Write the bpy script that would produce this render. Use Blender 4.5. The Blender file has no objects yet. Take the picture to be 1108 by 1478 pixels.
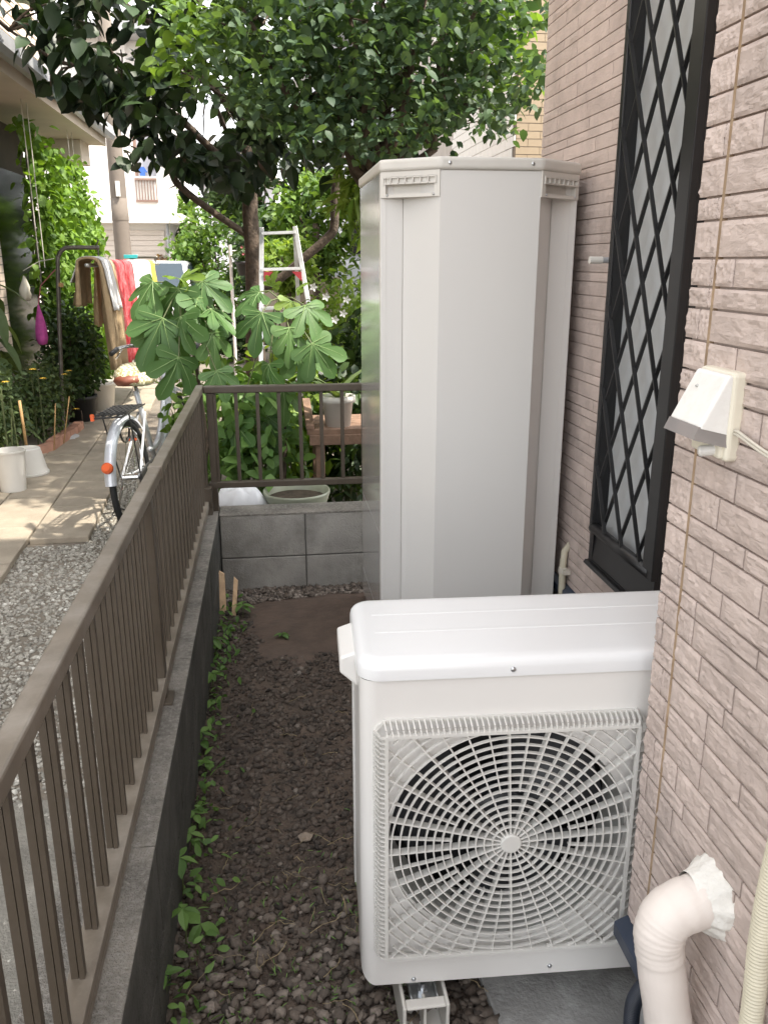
import bpy, math, random
import numpy as np
from mathutils import Vector, Matrix, Quaternion

random.seed(7); rng = np.random.default_rng(11)
R = math.radians
scene = bpy.context.scene
col = scene.collection

# ------------------------------------------------------------------ camera, sky, sun, exposure
CH = 1.40; FPX = 1215.0; YAW = R(7.6); PIT = R(16.6)
fw = Vector((math.sin(YAW)*math.cos(PIT), math.cos(YAW)*math.cos(PIT), -math.sin(PIT)))
rt = Vector((math.cos(YAW), -math.sin(YAW), 0)); upv = rt.cross(fw)
cam = bpy.data.cameras.new('camera'); camo = bpy.data.objects.new('camera', cam); col.objects.link(camo)
cam.sensor_fit = 'HORIZONTAL'; cam.sensor_width = 36; cam.lens = 36*FPX/1108
cam.clip_start = .02; cam.clip_end = 2000
camo.matrix_world = Matrix.Translation((0, 0, CH)) @ Matrix((rt, upv, -fw)).transposed().to_4x4()
scene.camera = camo

SUN_EL = R(57); SUN_AZ = R(116)            # azimuth from +Y towards +X
sunv = Vector((math.sin(SUN_AZ)*math.cos(SUN_EL), math.cos(SUN_AZ)*math.cos(SUN_EL), math.sin(SUN_EL)))
world = bpy.data.worlds.new('World'); scene.world = world; world.use_nodes = True
wn = world.node_tree; wn.nodes.clear()
wo = wn.nodes.new('ShaderNodeOutputWorld'); bg = wn.nodes.new('ShaderNodeBackground')
sky = wn.nodes.new('ShaderNodeTexSky'); sky.sky_type = 'NISHITA'; sky.sun_disc = False
sky.sun_elevation = SUN_EL; sky.sun_rotation = SUN_AZ; sky.air_density = 1.0; sky.dust_density = 1.5; sky.ozone_density = 1.0
hs = wn.nodes.new('ShaderNodeHueSaturation'); hs.inputs['Saturation'].default_value = .10
wn.links.new(sky.outputs[0], hs.inputs['Color']); wn.links.new(hs.outputs[0], bg.inputs[0])
bg.inputs[1].default_value = .15
wn.links.new(bg.outputs[0], wo.inputs[0])
sl = bpy.data.lights.new('sun', 'SUN'); slo = bpy.data.objects.new('sun', sl); col.objects.link(slo)
sl.energy = 2.0; sl.angle = R(1.2); sl.color = (1, .93, .82)
slo.rotation_euler = sunv.to_track_quat('Z', 'Y').to_euler(); slo.location = (6, 6, 12)
vs = scene.view_settings
scene.display_settings.display_device = 'sRGB'
vs.view_transform = 'Standard'; vs.look = 'None'; vs.gamma = 1; vs.exposure = 2.25; vs.use_curve_mapping = False
scene.render.film_transparent = False
scene.cycles.max_bounces = 8; scene.cycles.transparent_max_bounces = 12

# ------------------------------------------------------------------ photo pixel -> world helpers
def ray(x, y): return fw*FPX + rt*(x-554) - upv*(y-739)
CAM = Vector((0, 0, CH))
def onz(x, y, z): r = ray(x, y); return CAM + r*((z-CH)/r.z)
def ony(x, y, Y): r = ray(x, y); return CAM + r*(Y/r.y)
def onx(x, y, X): r = ray(x, y); return CAM + r*(X/r.x)

# ------------------------------------------------------------------ materials
def nt(name):
    m = bpy.data.materials.new(name); m.use_nodes = True
    t = m.node_tree; b = t.nodes['Principled BSDF']; return m, t, b
def mat(name, c, rough=.6, var=.12, scale=8, bump=0, bscale=60, metal=0, coords='Object', dirt=None, spec=.5, coat=0):
    """plain surface: base colour with cloudy variation, optional dirt patches (colour, amount, scale) and fine relief"""
    m, t, b = nt(name); N = t.nodes; L = t.links
    tc = N.new('ShaderNodeTexCoord')
    no = N.new('ShaderNodeTexNoise'); no.inputs['Scale'].default_value = scale; no.inputs['Detail'].default_value = 6
    L.new(tc.outputs[coords], no.inputs['Vector'])
    r = N.new('ShaderNodeValToRGB'); r.color_ramp.elements[0].position = .3; r.color_ramp.elements[1].position = .7
    r.color_ramp.elements[0].color = (*[x*(1-var) for x in c], 1); r.color_ramp.elements[1].color = (*[min(1, x*(1+var)) for x in c], 1)
    L.new(no.outputs[0], r.inputs[0]); out = r.outputs[0]
    if dirt:
        dc, da, ds = dirt
        n2 = N.new('ShaderNodeTexNoise'); n2.inputs['Scale'].default_value = ds; n2.inputs['Detail'].default_value = 8; n2.inputs['Roughness'].default_value = .7
        L.new(tc.outputs[coords], n2.inputs['Vector'])
        r2 = N.new('ShaderNodeValToRGB'); r2.color_ramp.elements[0].position = .45; r2.color_ramp.elements[1].position = .72
        r2.color_ramp.elements[1].color = (da, da, da, 1)
        L.new(n2.outputs[0], r2.inputs[0])
        mx = N.new('ShaderNodeMixRGB'); L.new(r2.outputs[0], mx.inputs[0]); L.new(out, mx.inputs[1]); mx.inputs[2].default_value = (*dc, 1); out = mx.outputs[0]
    L.new(out, b.inputs['Base Color'])
    b.inputs['Roughness'].default_value = rough; b.inputs['Metallic'].default_value = metal
    b.inputs['Specular IOR Level'].default_value = spec
    if coat: b.inputs['Coat Weight'].default_value = coat; b.inputs['Coat Roughness'].default_value = .15
    if bump:
        n3 = N.new('ShaderNodeTexNoise'); n3.inputs['Scale'].default_value = bscale; n3.inputs['Detail'].default_value = 8
        L.new(tc.outputs[coords], n3.inputs['Vector'])
        bp = N.new('ShaderNodeBump'); bp.inputs['Strength'].default_value = bump; bp.inputs['Distance'].default_value = .01
        L.new(n3.outputs[0], bp.inputs['Height']); L.new(bp.outputs[0], b.inputs['Normal'])
    return m
def leafmat(name, c1, c2, rough=.45, trans=.35, tcol=None):
    """leaf: colour runs from c1 to c2 with the per-leaf 'shade' value; part of the light passes through"""
    m, t, b = nt(name); N = t.nodes; L = t.links
    at = N.new('ShaderNodeAttribute'); at.attribute_name = 'shade'
    mx = N.new('ShaderNodeMixRGB'); mx.inputs[1].default_value = (*c1, 1); mx.inputs[2].default_value = (*c2, 1)
    L.new(at.outputs['Fac'], mx.inputs[0]); L.new(mx.outputs[0], b.inputs['Base Color'])
    b.inputs['Roughness'].default_value = rough; b.inputs['Specular IOR Level'].default_value = .32
    tr = N.new('ShaderNodeBsdfTranslucent')
    hv = N.new('ShaderNodeMixRGB'); hv.blend_type = 'MULTIPLY'; hv.inputs[0].default_value = 1
    hv.inputs[2].default_value = (*(tcol or (2.6, 2.4, .9)), 1)
    L.new(mx.outputs[0], hv.inputs[1]); L.new(hv.outputs[0], tr.inputs[0])
    ms = N.new('ShaderNodeMixShader'); ms.inputs[0].default_value = trans
    L.new(b.outputs[0], ms.inputs[1]); L.new(tr.outputs[0], ms.inputs[2])
    L.new(ms.outputs[0], N['Material Output'].inputs[0])
    return m
def stonemat(name, cols, rough=.9):
    m, t, b = nt(name); N = t.nodes; L = t.links
    at = N.new('ShaderNodeAttribute'); at.attribute_name = 'shade'
    r = N.new('ShaderNodeValToRGB'); e = r.color_ramp.elements
    for i, c in enumerate(cols):
        p = i/(len(cols)-1)
        x = e[0] if i == 0 else (e[-1] if i == len(cols)-1 else e.new(p))
        x.position = p; x.color = (*c, 1)
    L.new(at.outputs['Fac'], r.inputs[0])
    tc = N.new('ShaderNodeTexCoord'); no = N.new('ShaderNodeTexNoise'); no.inputs['Scale'].default_value = 160; no.inputs['Detail'].default_value = 5
    L.new(tc.outputs['Object'], no.inputs['Vector'])
    mx = N.new('ShaderNodeMixRGB'); mx.blend_type = 'OVERLAY'; mx.inputs[0].default_value = .5
    L.new(r.outputs[0], mx.inputs[1]); L.new(no.outputs[0], mx.inputs[2]); L.new(mx.outputs[0], b.inputs['Base Color'])
    b.inputs['Roughness'].default_value = rough
    bp = N.new('ShaderNodeBump'); bp.inputs['Strength'].default_value = .5; bp.inputs['Distance'].default_value = .004
    L.new(no.outputs[0], bp.inputs['Height']); L.new(bp.outputs[0], b.inputs['Normal'])
    return m

def brickmat():
    """split-face siding, painted pinkish beige: fine chips, streaky grime that differs from piece to piece"""
    m, t, b = nt('siding_paint'); N = t.nodes; L = t.links
    ge = N.new('ShaderNodeNewGeometry'); oi = N.new('ShaderNodeObjectInfo')
    n1 = N.new('ShaderNodeTexNoise'); n1.inputs['Scale'].default_value = 9; n1.inputs['Detail'].default_value = 9; n1.inputs['Roughness'].default_value = .65
    L.new(ge.outputs['Position'], n1.inputs['Vector'])
    r = N.new('ShaderNodeValToRGB'); r.color_ramp.elements[0].position = .28; r.color_ramp.elements[1].position = .62
    r.color_ramp.elements[0].color = (.44, .362, .326, 1); r.color_ramp.elements[1].color = (.59, .49, .442, 1)
    L.new(n1.outputs[0], r.inputs[0])
    hv = N.new('ShaderNodeHueSaturation'); mp = N.new('ShaderNodeMapRange'); mp.inputs[3].default_value = .93; mp.inputs[4].default_value = 1.06
    L.new(oi.outputs['Random'], mp.inputs[0]); L.new(mp.outputs[0], hv.inputs['Value']); L.new(r.outputs[0], hv.inputs['Color'])
    # grime: greyish patches
    n2 = N.new('ShaderNodeTexNoise'); n2.inputs['Scale'].default_value = 5.5; n2.inputs['Detail'].default_value = 10; n2.inputs['Roughness'].default_value = .75
    L.new(ge.outputs['Position'], n2.inputs['Vector'])
    r2 = N.new('ShaderNodeValToRGB'); r2.color_ramp.elements[0].position = .53; r2.color_ramp.elements[1].position = .74; r2.color_ramp.elements[1].color = (.5, .5, .5, 1)
    L.new(n2.outputs[0], r2.inputs[0])
    mx = N.new('ShaderNodeMixRGB'); L.new(r2.outputs[0], mx.inputs[0]); L.new(hv.outputs[0], mx.inputs[1]); mx.inputs[2].default_value = (.2, .165, .145, 1)
    L.new(mx.outputs[0], b.inputs['Base Color']); b.inputs['Roughness'].default_value = .8
    n3 = N.new('ShaderNodeTexNoise'); n3.inputs['Scale'].default_value = 55; n3.inputs['Detail'].default_value = 7; n3.inputs['Distortion'].default_value = 1.2
    mpg = N.new('ShaderNodeMapping'); mpg.inputs['Scale'].default_value = (1, .6, 1.6)
    L.new(ge.outputs['Position'], mpg.inputs[0]); L.new(mpg.outputs[0], n3.inputs['Vector'])
    bp = N.new('ShaderNodeBump'); bp.inputs['Strength'].default_value = .55; bp.inputs['Distance'].default_value = .006
    L.new(n3.outputs[0], bp.inputs['Height']); L.new(bp.outputs[0], b.inputs['Normal'])
    return m
M = {}
M['siding'] = brickmat()
M['groove'] = mat('siding_groove', (.50, .415, .37), .9, .1, 20)
M['caulk'] = mat('weathered_caulk', (.36, .26, .17), .8, .25, 25, dirt=((.2, .12, .06), .8, 14))
M['white_metal'] = mat('white_painted_steel', (.76, .742, .715), .32, .012, 3, coat=.25)
M['white_top'] = mat('white_cover_steel', (.78, .785, .79), .3, .012, 3, coat=.3, bump=.012, bscale=9)
M['grille'] = mat('ivory_grille_plastic', (.66, .645, .61), .45, .03, 20)
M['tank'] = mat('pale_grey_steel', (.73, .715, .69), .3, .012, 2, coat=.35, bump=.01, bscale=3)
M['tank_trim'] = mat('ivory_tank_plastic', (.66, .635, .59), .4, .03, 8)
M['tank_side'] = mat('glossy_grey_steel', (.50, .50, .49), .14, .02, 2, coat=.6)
M['inside'] = mat('dark_interior', (.012, .012, .013), .7, .2, 10)
M['shroud'] = mat('grey_fan_shroud', (.46, .46, .44), .5, .05, 10)
M['fan'] = mat('dark_fan_plastic', (.028, .03, .035), .35, .1, 10)
M['zinc'] = mat('zinc_plated_steel', (.6, .62, .64), .28, .1, 40, metal=1)
M['alu'] = mat('bare_aluminium', (.78, .78, .77), .35, .08, 30, metal=.75)
M['fence'] = mat('bronze_aluminium', (.072, .056, .040), .42, .12, 12, dirt=((.14, .115, .095), .3, 9))
M['fence_top'] = mat('pale_bronze_aluminium', (.155, .13, .10), .45, .18, 10, dirt=((.33, .3, .26), .6, 7))  # paler base than the baluster bronze, with pale patches
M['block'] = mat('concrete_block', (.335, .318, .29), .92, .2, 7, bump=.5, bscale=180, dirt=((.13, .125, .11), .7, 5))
M['block_dark'] = mat('dark_concrete', (.085, .083, .075), .95, .3, 9, bump=.6, bscale=140, dirt=((.03, .034, .026), .9, 6))  # much darker base than the end-wall blocks, with near-black patches
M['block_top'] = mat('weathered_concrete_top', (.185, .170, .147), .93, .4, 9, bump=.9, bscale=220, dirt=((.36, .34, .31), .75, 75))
M['mortar'] = mat('mortar', (.11, .105, .095), .95, .15, 20)
M['black_frame'] = mat('black_aluminium', (.012, .012, .013), .35, .15, 10)
M['lattice'] = mat('black_lattice', (.016, .016, .017), .4, .15, 10)
M['frosted'] = mat('frosted_glass', (.50, .52, .53), .34, .06, 2.5)
M['lampw'] = mat('lamp_white_plastic', (.82, .81, .78), .35, .04, 20, dirt=((.55, .52, .45), .35, 30))
M['lampc'] = mat('lamp_cream_plastic', (.70, .655, .54), .4, .05, 16)
M['cable'] = mat('cream_cable', (.62, .58, .5), .5, .05, 20)
M['pipe'] = mat('cream_wrapping_tape', (.76, .69, .635), .5, .035, 9, bump=.25, bscale=26)
M['putty'] = mat('white_putty', (.78, .76, .71), .75, .08, 20, bump=.5, bscale=70)
M['hose'] = mat('cream_corrugated_hose', (.60, .555, .43), .5, .08, 20)
M['dark_hose'] = mat('navy_corrugated_hose', (.022, .028, .042), .45, .1, 20)
M['flashing'] = mat('navy_flashing', (.042, .055, .085), .45, .12, 14, dirt=((.1, .1, .1), .3, 20))
M['foundation'] = mat('pale_foundation', (.42, .42, .42), .85, .08, 6, bump=.2, bscale=80)
M['pad'] = mat('stained_concrete', (.26, .255, .245), .8, .25, 5, bump=.3, bscale=120, dirt=((.55, .55, .54), .9, 7))
M['dirt'] = mat('dark_soil', (.095, .070, .053), .95, .35, 14, bump=1.0, bscale=130, dirt=((.025, .02, .017), .7, 9))
M['mud'] = mat('smooth_wet_soil', (.092, .062, .046), .7, .22, 9, bump=.5, bscale=40, dirt=((.05, .035, .027), .7, 14))
M['yard'] = mat('yard_soil', (.17, .145, .115), .95, .3, 3, bump=.7, bscale=60)
M['paving'] = mat('sandy_concrete_slab', (.31, .265, .205), .9, .14, 6, bump=.4, bscale=160, dirt=((.2, .165, .125), .65, 4), coords='Object')
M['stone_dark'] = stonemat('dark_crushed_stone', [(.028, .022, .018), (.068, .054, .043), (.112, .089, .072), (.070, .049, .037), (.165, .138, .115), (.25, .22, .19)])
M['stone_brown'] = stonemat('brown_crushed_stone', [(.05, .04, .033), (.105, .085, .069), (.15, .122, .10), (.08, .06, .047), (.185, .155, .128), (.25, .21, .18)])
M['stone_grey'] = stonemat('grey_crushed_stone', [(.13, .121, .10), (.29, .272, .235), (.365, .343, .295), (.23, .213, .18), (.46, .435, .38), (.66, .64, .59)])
M['wood'] = mat('weathered_timber', (.20, .125, .085), .85, .3, 14, bump=.4, bscale=50)
M['pale_wood'] = mat('pale_split_wood', (.52, .36, .22), .8, .25, 20, bump=.3, bscale=60)
M['bark'] = mat('brown_bark', (.085, .062, .045), .95, .4, 25, bump=1.0, bscale=45)
M['green_stem'] = mat('green_stem', (.09, .11, .04), .7, .2, 20)
M['plastic_white'] = mat('matte_white_plastic', (.66, .635, .59), .5, .05, 6)
M['plastic_black'] = mat('matte_black_plastic', (.02, .02, .02), .5, .15, 8)
M['terracotta'] = mat('terracotta', (.42, .225, .155), .85, .18, 12, bump=.3, bscale=80)
M['soil'] = mat('potting_soil', (.06, .045, .03), .95, .4, 30, bump=.8, bscale=90)
M['bag'] = mat('white_plastic_sack', (.66, .67, .69), .35, .08, 9, bump=.3, bscale=20)
M['tyre'] = mat('black_rubber', (.016, .017, .018), .65, .2, 30)
M['silver'] = mat('silver_bike_paint', (.60, .62, .66), .3, .05, 10, metal=.2, coat=.3)
M['chrome'] = mat('chromed_steel', (.7, .7, .69), .15, .1, 30, metal=1)
M['black_wire'] = mat('black_coated_wire', (.03, .03, .03), .4, .2, 20)
M['red'] = mat('orange_red_reflector', (.75, .13, .04), .25, .05, 20)
M['saddle'] = mat('brown_leatherette', (.19, .06, .035), .5, .15, 20)
M['gingham'] = None
M['blanket'] = mat('tan_blanket', (.40, .29, .17), .95, .2, 12, bump=.5, bscale=120)
M['blanket_in'] = mat('brown_blanket_lining', (.16, .115, .075), .95, .2, 12, bump=.5, bscale=120)
M['towel_white'] = mat('white_towel', (.72, .71, .70), .95, .06, 14, bump=.5, bscale=150)
M['towel_red'] = mat('red_white_towel', (.68, .06, .07), .95, .1, 14, bump=.5, bscale=150, dirt=((.72, .42, .4), .6, 18))
M['towel_tan'] = mat('beige_towel', (.62, .45, .27), .95, .08, 14, bump=.5, bscale=150)
M['towel_yellow'] = mat('yellow_cloth', (.75, .48, .07), .95, .1, 14)
M['steel_pole'] = mat('dull_steel_tube', (.16, .145, .125), .45, .25, 20, metal=.5)
M['eave'] = mat('cream_soffit', (.60, .53, .44), .85, .06, 3)
M['gutter'] = mat('grey_gutter', (.36, .36, .37), .4, .08, 6)
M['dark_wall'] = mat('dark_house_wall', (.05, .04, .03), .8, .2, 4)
M['dark_glass'] = mat('dark_glass', (.01, .011, .012), .12, .1, 3)
M['stucco'] = mat('white_stucco', (.74, .70, .66), .9, .04, 2, bump=.2, bscale=60)
M['stucco_grey'] = mat('grey_stucco', (.42, .42, .45), .9, .05, 2)
M['stucco_beige'] = mat('beige_render', (.50, .42, .34), .9, .06, 2)
M['shutter'] = mat('beige_shutter', (.56, .49, .43), .6, .05, 3)
M['concrete_pole'] = mat('utility_pole_concrete', (.18, .15, .125), .9, .15, 3, bump=.2, bscale=40)
M['railing'] = mat('balcony_bars', (.22, .14, .11), .6, .2, 10)
M['blue'] = mat('blue_cloth', (.05, .13, .42), .9, .1, 10)
M['cyan'] = mat('turquoise_plastic', (.05, .42, .45), .5, .1, 10)
M['car_white'] = mat('white_car_paint', (.75, .76, .78), .2, .02, 3, coat=.6)
M['car_glass'] = mat('car_glass', (.035, .05, .065), .1, .05, 3)
M['magenta'] = mat('magenta_net_bag', (.48, .07, .30), .7, .2, 30, bump=.4, bscale=90)
M['pinkred'] = mat('pink_flower', (.42, .12, .14), .7, .15, 20)
M['petal_white'] = mat('white_petal', (.78, .77, .74), .7, .05, 20)
M['petal_yellow'] = mat('yellow_petal', (.75, .45, .04), .7, .1, 20)
M['bamboo'] = mat('bamboo_cane', (.46, .28, .12), .7, .2, 20)
M['tile_white'] = mat('white_wall_tile', (.70, .67, .64), .5, .07, 3)
M['tile_buff'] = mat('buff_wall_tile', (.31, .235, .15), .6, .18, 3)
M['tile_joint'] = mat('tile_joint', (.20, .16, .13), .9, .1, 10)
M['tile_joint_w'] = mat('pale_tile_joint', (.42, .38, .35), .9, .1, 10)
M['rail_red'] = mat('red_ladder_hinge', (.35, .03, .04), .5, .1, 10)
M['rust_leaf'] = leafmat('rusty_leaves', (.10, .06, .035), (.19, .12, .07))
M['persimmon'] = leafmat('persimmon_leaves', (.010, .019, .011), (.034, .060, .022), .42, .10, (2.2, 2.4, .8))
M['holly'] = leafmat('small_tree_leaves', (.034, .066, .040), (.095, .150, .064), .55, .28, (2.2, 2.2, .8))
M['fig'] = leafmat('fig_leaves', (.06, .128, .042), (.115, .205, .06), .5, .24, (1.5, 1.7, .7))
M['hedge'] = leafmat('hedge_leaves', (.06, .12, .025), (.16, .25, .05), .55, .3, (2.0, 2.0, .8))
M['dark_bush'] = leafmat('dark_bush_leaves', (.018, .04, .014), (.06, .105, .03), .5, .22)
M['vine'] = leafmat('vine_leaves', (.07, .14, .02), (.19, .31, .05), .55, .32, (1.9, 1.9, .7))
M['lime'] = leafmat('lime_leaves', (.11, .19, .03), (.25, .34, .07), .5, .35, (1.7, 1.7, .7))
M['mum'] = leafmat('garden_leaves', (.04, .07, .028), (.13, .18, .07), .6, .2)
M['weed'] = leafmat('weed_leaves', (.075, .15, .04), (.17, .29, .075), .5, .25, (1.6, 1.7, .7))
M['dry'] = leafmat('dry_stalks', (.13, .10, .06), (.30, .25, .13), .8, .1)

def gingham():
    m, t, b = nt('checked_cloth'); N = t.nodes; L = t.links
    tc = N.new('ShaderNodeTexCoord'); ch = N.new('ShaderNodeTexChecker'); ch.inputs['Scale'].default_value = 55
    ch.inputs[1].default_value = (.62, .58, .42, 1); ch.inputs[2].default_value = (.32, .28, .14, 1)
    L.new(tc.outputs['Object'], ch.inputs[0]); L.new(ch.outputs[0], b.inputs['Base Color']); b.inputs['Roughness'].default_value = .95
    return m
M['gingham'] = gingham()
def smoked():
    m, t, b = nt('smoked_acrylic')
    b.inputs['Base Color'].default_value = (.48, .45, .44, 1); b.inputs['Roughness'].default_value = .18
    b.inputs['Transmission Weight'].default_value = .55; b.inputs['IOR'].default_value = 1.2
    return m
M['smoked'] = smoked()

# ------------------------------------------------------------------ mesh builder
class MB:
    def __init__(s): s.v = []; s.f = []
    def add(s, vs, fs):
        o = len(s.v); s.v += [tuple(p) for p in vs]; s.f += [tuple(i+o for i in f) for f in fs]; return s
    def box(s, a, b):
        x0, y0, z0 = [min(p, q) for p, q in zip(a, b)]; x1, y1, z1 = [max(p, q) for p, q in zip(a, b)]
        return s.add([(x0,y0,z0),(x1,y0,z0),(x1,y1,z0),(x0,y1,z0),(x0,y0,z1),(x1,y0,z1),(x1,y1,z1),(x0,y1,z1)],
                     [(0,3,2,1),(4,5,6,7),(0,1,5,4),(1,2,6,5),(2,3,7,6),(3,0,4,7)])
    def prism(s, pts, z0, z1):                       # polygon in XY (counter-clockwise), extruded in Z
        n = len(pts)
        return s.add([(x, y, z0) for x, y in pts]+[(x, y, z1) for x, y in pts],
                     [tuple(range(n-1, -1, -1)), tuple(range(n, 2*n))]+[(i, (i+1) % n, n+(i+1) % n, n+i) for i in range(n)])
    def prismx(s, pts, x0, x1):                      # polygon in YZ extruded in X
        n = len(pts)
        return s.add([(x0, y, z) for y, z in pts]+[(x1, y, z) for y, z in pts],
                     [tuple(range(n-1, -1, -1)), tuple(range(n, 2*n))]+[(i, (i+1) % n, n+(i+1) % n, n+i) for i in range(n)])
    def prismy(s, pts, y0, y1):                      # polygon in XZ extruded in Y
        n = len(pts)
        return s.add([(x, y0, z) for x, z in pts]+[(x, y1, z) for x, z in pts],
                     [tuple(range(n)), tuple(range(2*n-1, n-1, -1))]+[(i, n+i, n+(i+1) % n, (i+1) % n) for i in range(n)])
    def bar(s, p, q, w, h, up=(0, 0, 1)):            # rectangular bar between two points
        p, q = Vector(p), Vector(q); d = (q-p).normalized(); a = d.cross(Vector(up))
        if a.length < 1e-4: a = d.cross(Vector((0, 1, 0)))
        a.normalize(); c = a.cross(d); vs = []
        for e in (p, q):
            for i, j in ((-1,-1),(1,-1),(1,1),(-1,1)): vs.append(e+a*(i*w/2)+c*(j*h/2))
        return s.add(vs, [(0,1,2,3),(7,6,5,4),(0,4,5,1),(1,5,6,2),(2,6,7,3),(3,7,4,0)])
    def tube(s, pts, rad, n=8, cap=True, closed=False):
        P = [Vector(p) for p in pts]; m = len(P)
        rs = rad if isinstance(rad, (list, tuple)) else [rad]*m
        prev = None; o = len(s.v)
        for i, p in enumerate(P):
            if closed: d = P[(i+1) % m]-P[i-1]
            else: d = P[min(i+1, m-1)]-P[max(i-1, 0)]
            d.normalize()
            a = prev - d*prev.dot(d) if prev is not None else d.cross(Vector((0, 0, 1)) if abs(d.z) < .9 else Vector((1, 0, 0)))
            if a.length < 1e-5: a = d.cross(Vector((1, 0, 0)))
            a.normalize(); prev = a; b = d.cross(a)
            for k in range(n):
                t = 2*math.pi*k/n; s.v.append(tuple(p+(a*math.cos(t)+b*math.sin(t))*rs[i]))
        for i in range(m if closed else m-1):
            j = (i+1) % m
            for k in range(n): s.f.append((o+i*n+k, o+i*n+(k+1) % n, o+j*n+(k+1) % n, o+j*n+k))
        if cap and not closed:
            s.f.append(tuple(o+k for k in range(n-1, -1, -1))); s.f.append(tuple(o+(m-1)*n+k for k in range(n)))
        return s
    def lathe(s, prof, n=24, c=(0, 0, 0)):           # profile (r, z) turned about Z
        o = len(s.v)
        for r, z in prof:
            for k in range(n):
                t = 2*math.pi*k/n; s.v.append((c[0]+r*math.cos(t), c[1]+r*math.sin(t), c[2]+z))
        for i in range(len(prof)-1):
            for k in range(n): s.f.append((o+i*n+k, o+i*n+(k+1) % n, o+(i+1)*n+(k+1) % n, o+(i+1)*n+k))
        return s
    def quad(s, a, b, c, d): return s.add([a, b, c, d], [(0, 1, 2, 3)])
    def mesh(s, name, m=None, smooth=False):
        me = bpy.data.meshes.new(name); me.from_pydata(s.v, [], s.f)
        if m: me.materials.append(M[m])
        if smooth: me.polygons.foreach_set('use_smooth', [True]*len(me.polygons))
        me.update(); return me
    def build(s, name, m, parent=None, smooth=False, bevel=0, loc=None, rot=None, seg=2, auto=None):
        o = obj(name, s.mesh(name, m, smooth), parent)
        if loc: o.location = loc
        if rot: o.rotation_euler = rot
        if bevel:
            bv = o.modifiers.new('bevel', 'BEVEL'); bv.width = bevel; bv.segments = seg; bv.limit_method = 'ANGLE'; bv.angle_limit = R(35)
            if hasattr(bv, 'harden_normals'): bv.harden_normals = False
        return o
def obj(name, data, parent=None):
    o = bpy.data.objects.new(name, data); col.objects.link(o)
    if parent is not None: o.parent = parent
    return o
def empty(name, loc=(0, 0, 0), rz=0):
    o = obj(name, None); o.location = loc; o.rotation_euler = (0, 0, rz); o.empty_display_size = .05; return o
def tag(o, label=None, cat=None, group=None, kind=None):
    if label: o['label'] = label
    if cat: o['category'] = cat
    if group: o['group'] = group
    if kind: o['kind'] = kind
    return o
def smooth_by_angle(o, ang=40):
    me = o.data
    me.polygons.foreach_set('use_smooth', [True]*len(me.polygons)); me.set_sharp_from_angle(angle=R(ang)); return o
def rrect(x0, y0, x1, y1, r, n=6):                    # rounded rectangle outline, counter-clockwise
    pts = []
    for cx, cy, a0 in ((x1-r, y0+r, -90), (x1-r, y1-r, 0), (x0+r, y1-r, 90), (x0+r, y0+r, 180)):
        for k in range(n+1):
            t = R(a0+90*k/n); pts.append((cx+r*math.cos(t), cy+r*math.sin(t)))
    return pts

# many small pieces in one mesh: template verts/faces placed by (n,3,3) matrices and (n,3) positions
def scatter(name, tv, tf, mats, pos, shade, m, parent=None, smooth=False):
    tv = np.asarray(tv, float); n = len(pos); k = len(tv)
    V = np.einsum('nij,kj->nki', mats, tv)+pos[:, None, :]
    nf = len(tf); ls = np.array([len(f) for f in tf]); flat = np.concatenate([np.asarray(f) for f in tf])
    loops = (flat[None, :]+(np.arange(n)*k)[:, None]).ravel()
    tot = np.tile(ls, n); start = np.concatenate([[0], np.cumsum(tot)[:-1]])
    me = bpy.data.meshes.new(name)
    me.vertices.add(n*k); me.vertices.foreach_set('co', V.ravel())
    me.loops.add(len(loops)); me.loops.foreach_set('vertex_index', loops.astype(np.int32))
    me.polygons.add(n*nf); me.polygons.foreach_set('loop_start', start.astype(np.int32)); me.polygons.foreach_set('loop_total', tot.astype(np.int32))
    if smooth: me.polygons.foreach_set('use_smooth', np.ones(n*nf, bool))
    me.materials.append(M[m]); me.update(calc_edges=True)
    a = me.attributes.new('shade', 'FLOAT', 'FACE'); a.data.foreach_set('value', np.repeat(np.asarray(shade, float), nf))
    me.validate()
    return obj(name, me, parent)
def frames(nrm, roll=None, spin=None):
    """matrices whose Z is nrm, X a random direction in the plane (or the projected 'spin' vector)"""
    n = nrm/np.linalg.norm(nrm, axis=1, keepdims=True)
    if spin is None: spin = rng.normal(size=n.shape)
    x = spin-n*np.sum(spin*n, 1, keepdims=True); x /= np.maximum(np.linalg.norm(x, axis=1, keepdims=True), 1e-6)
    y = np.cross(n, x); return np.stack([x, y, n], 2)
def leaf_tpl(w=.5, fold=.12, curl=.15, seg=3):
    """pointed oval leaf along +X (length 1), folded on its midrib and drooping towards the tip"""
    vs = [(0, 0, 0)]; fs = []
    for i in range(1, seg+1):
        t = i/(seg+1); wd = w*.5*math.sin(math.pi*t**.8)**.8
        z = -curl*t*t
        vs += [(t, wd, z+fold*wd*2), (t, 0, z), (t, -wd, z+fold*wd*2)]
    vs.append((1, 0, -curl))
    fs += [(0, 2, 1), (0, 3, 2)]
    for i in range(seg-1):
        a = 1+i*3; b = a+3
        fs += [(a, a+1, b+1, b), (a+1, a+2, b+2, b+1)]
    a = 1+(seg-1)*3; e = len(vs)-1
    fs += [(a, a+1, e), (a+1, a+2, e)]
    return vs, fs
LEAF = leaf_tpl(.5); LEAF_WIDE = leaf_tpl(.68, .1, .2); LEAF_NARROW = leaf_tpl(.16, .1, .3, 2); LEAF_S = leaf_tpl(.6, .15, .12, 1)
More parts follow.
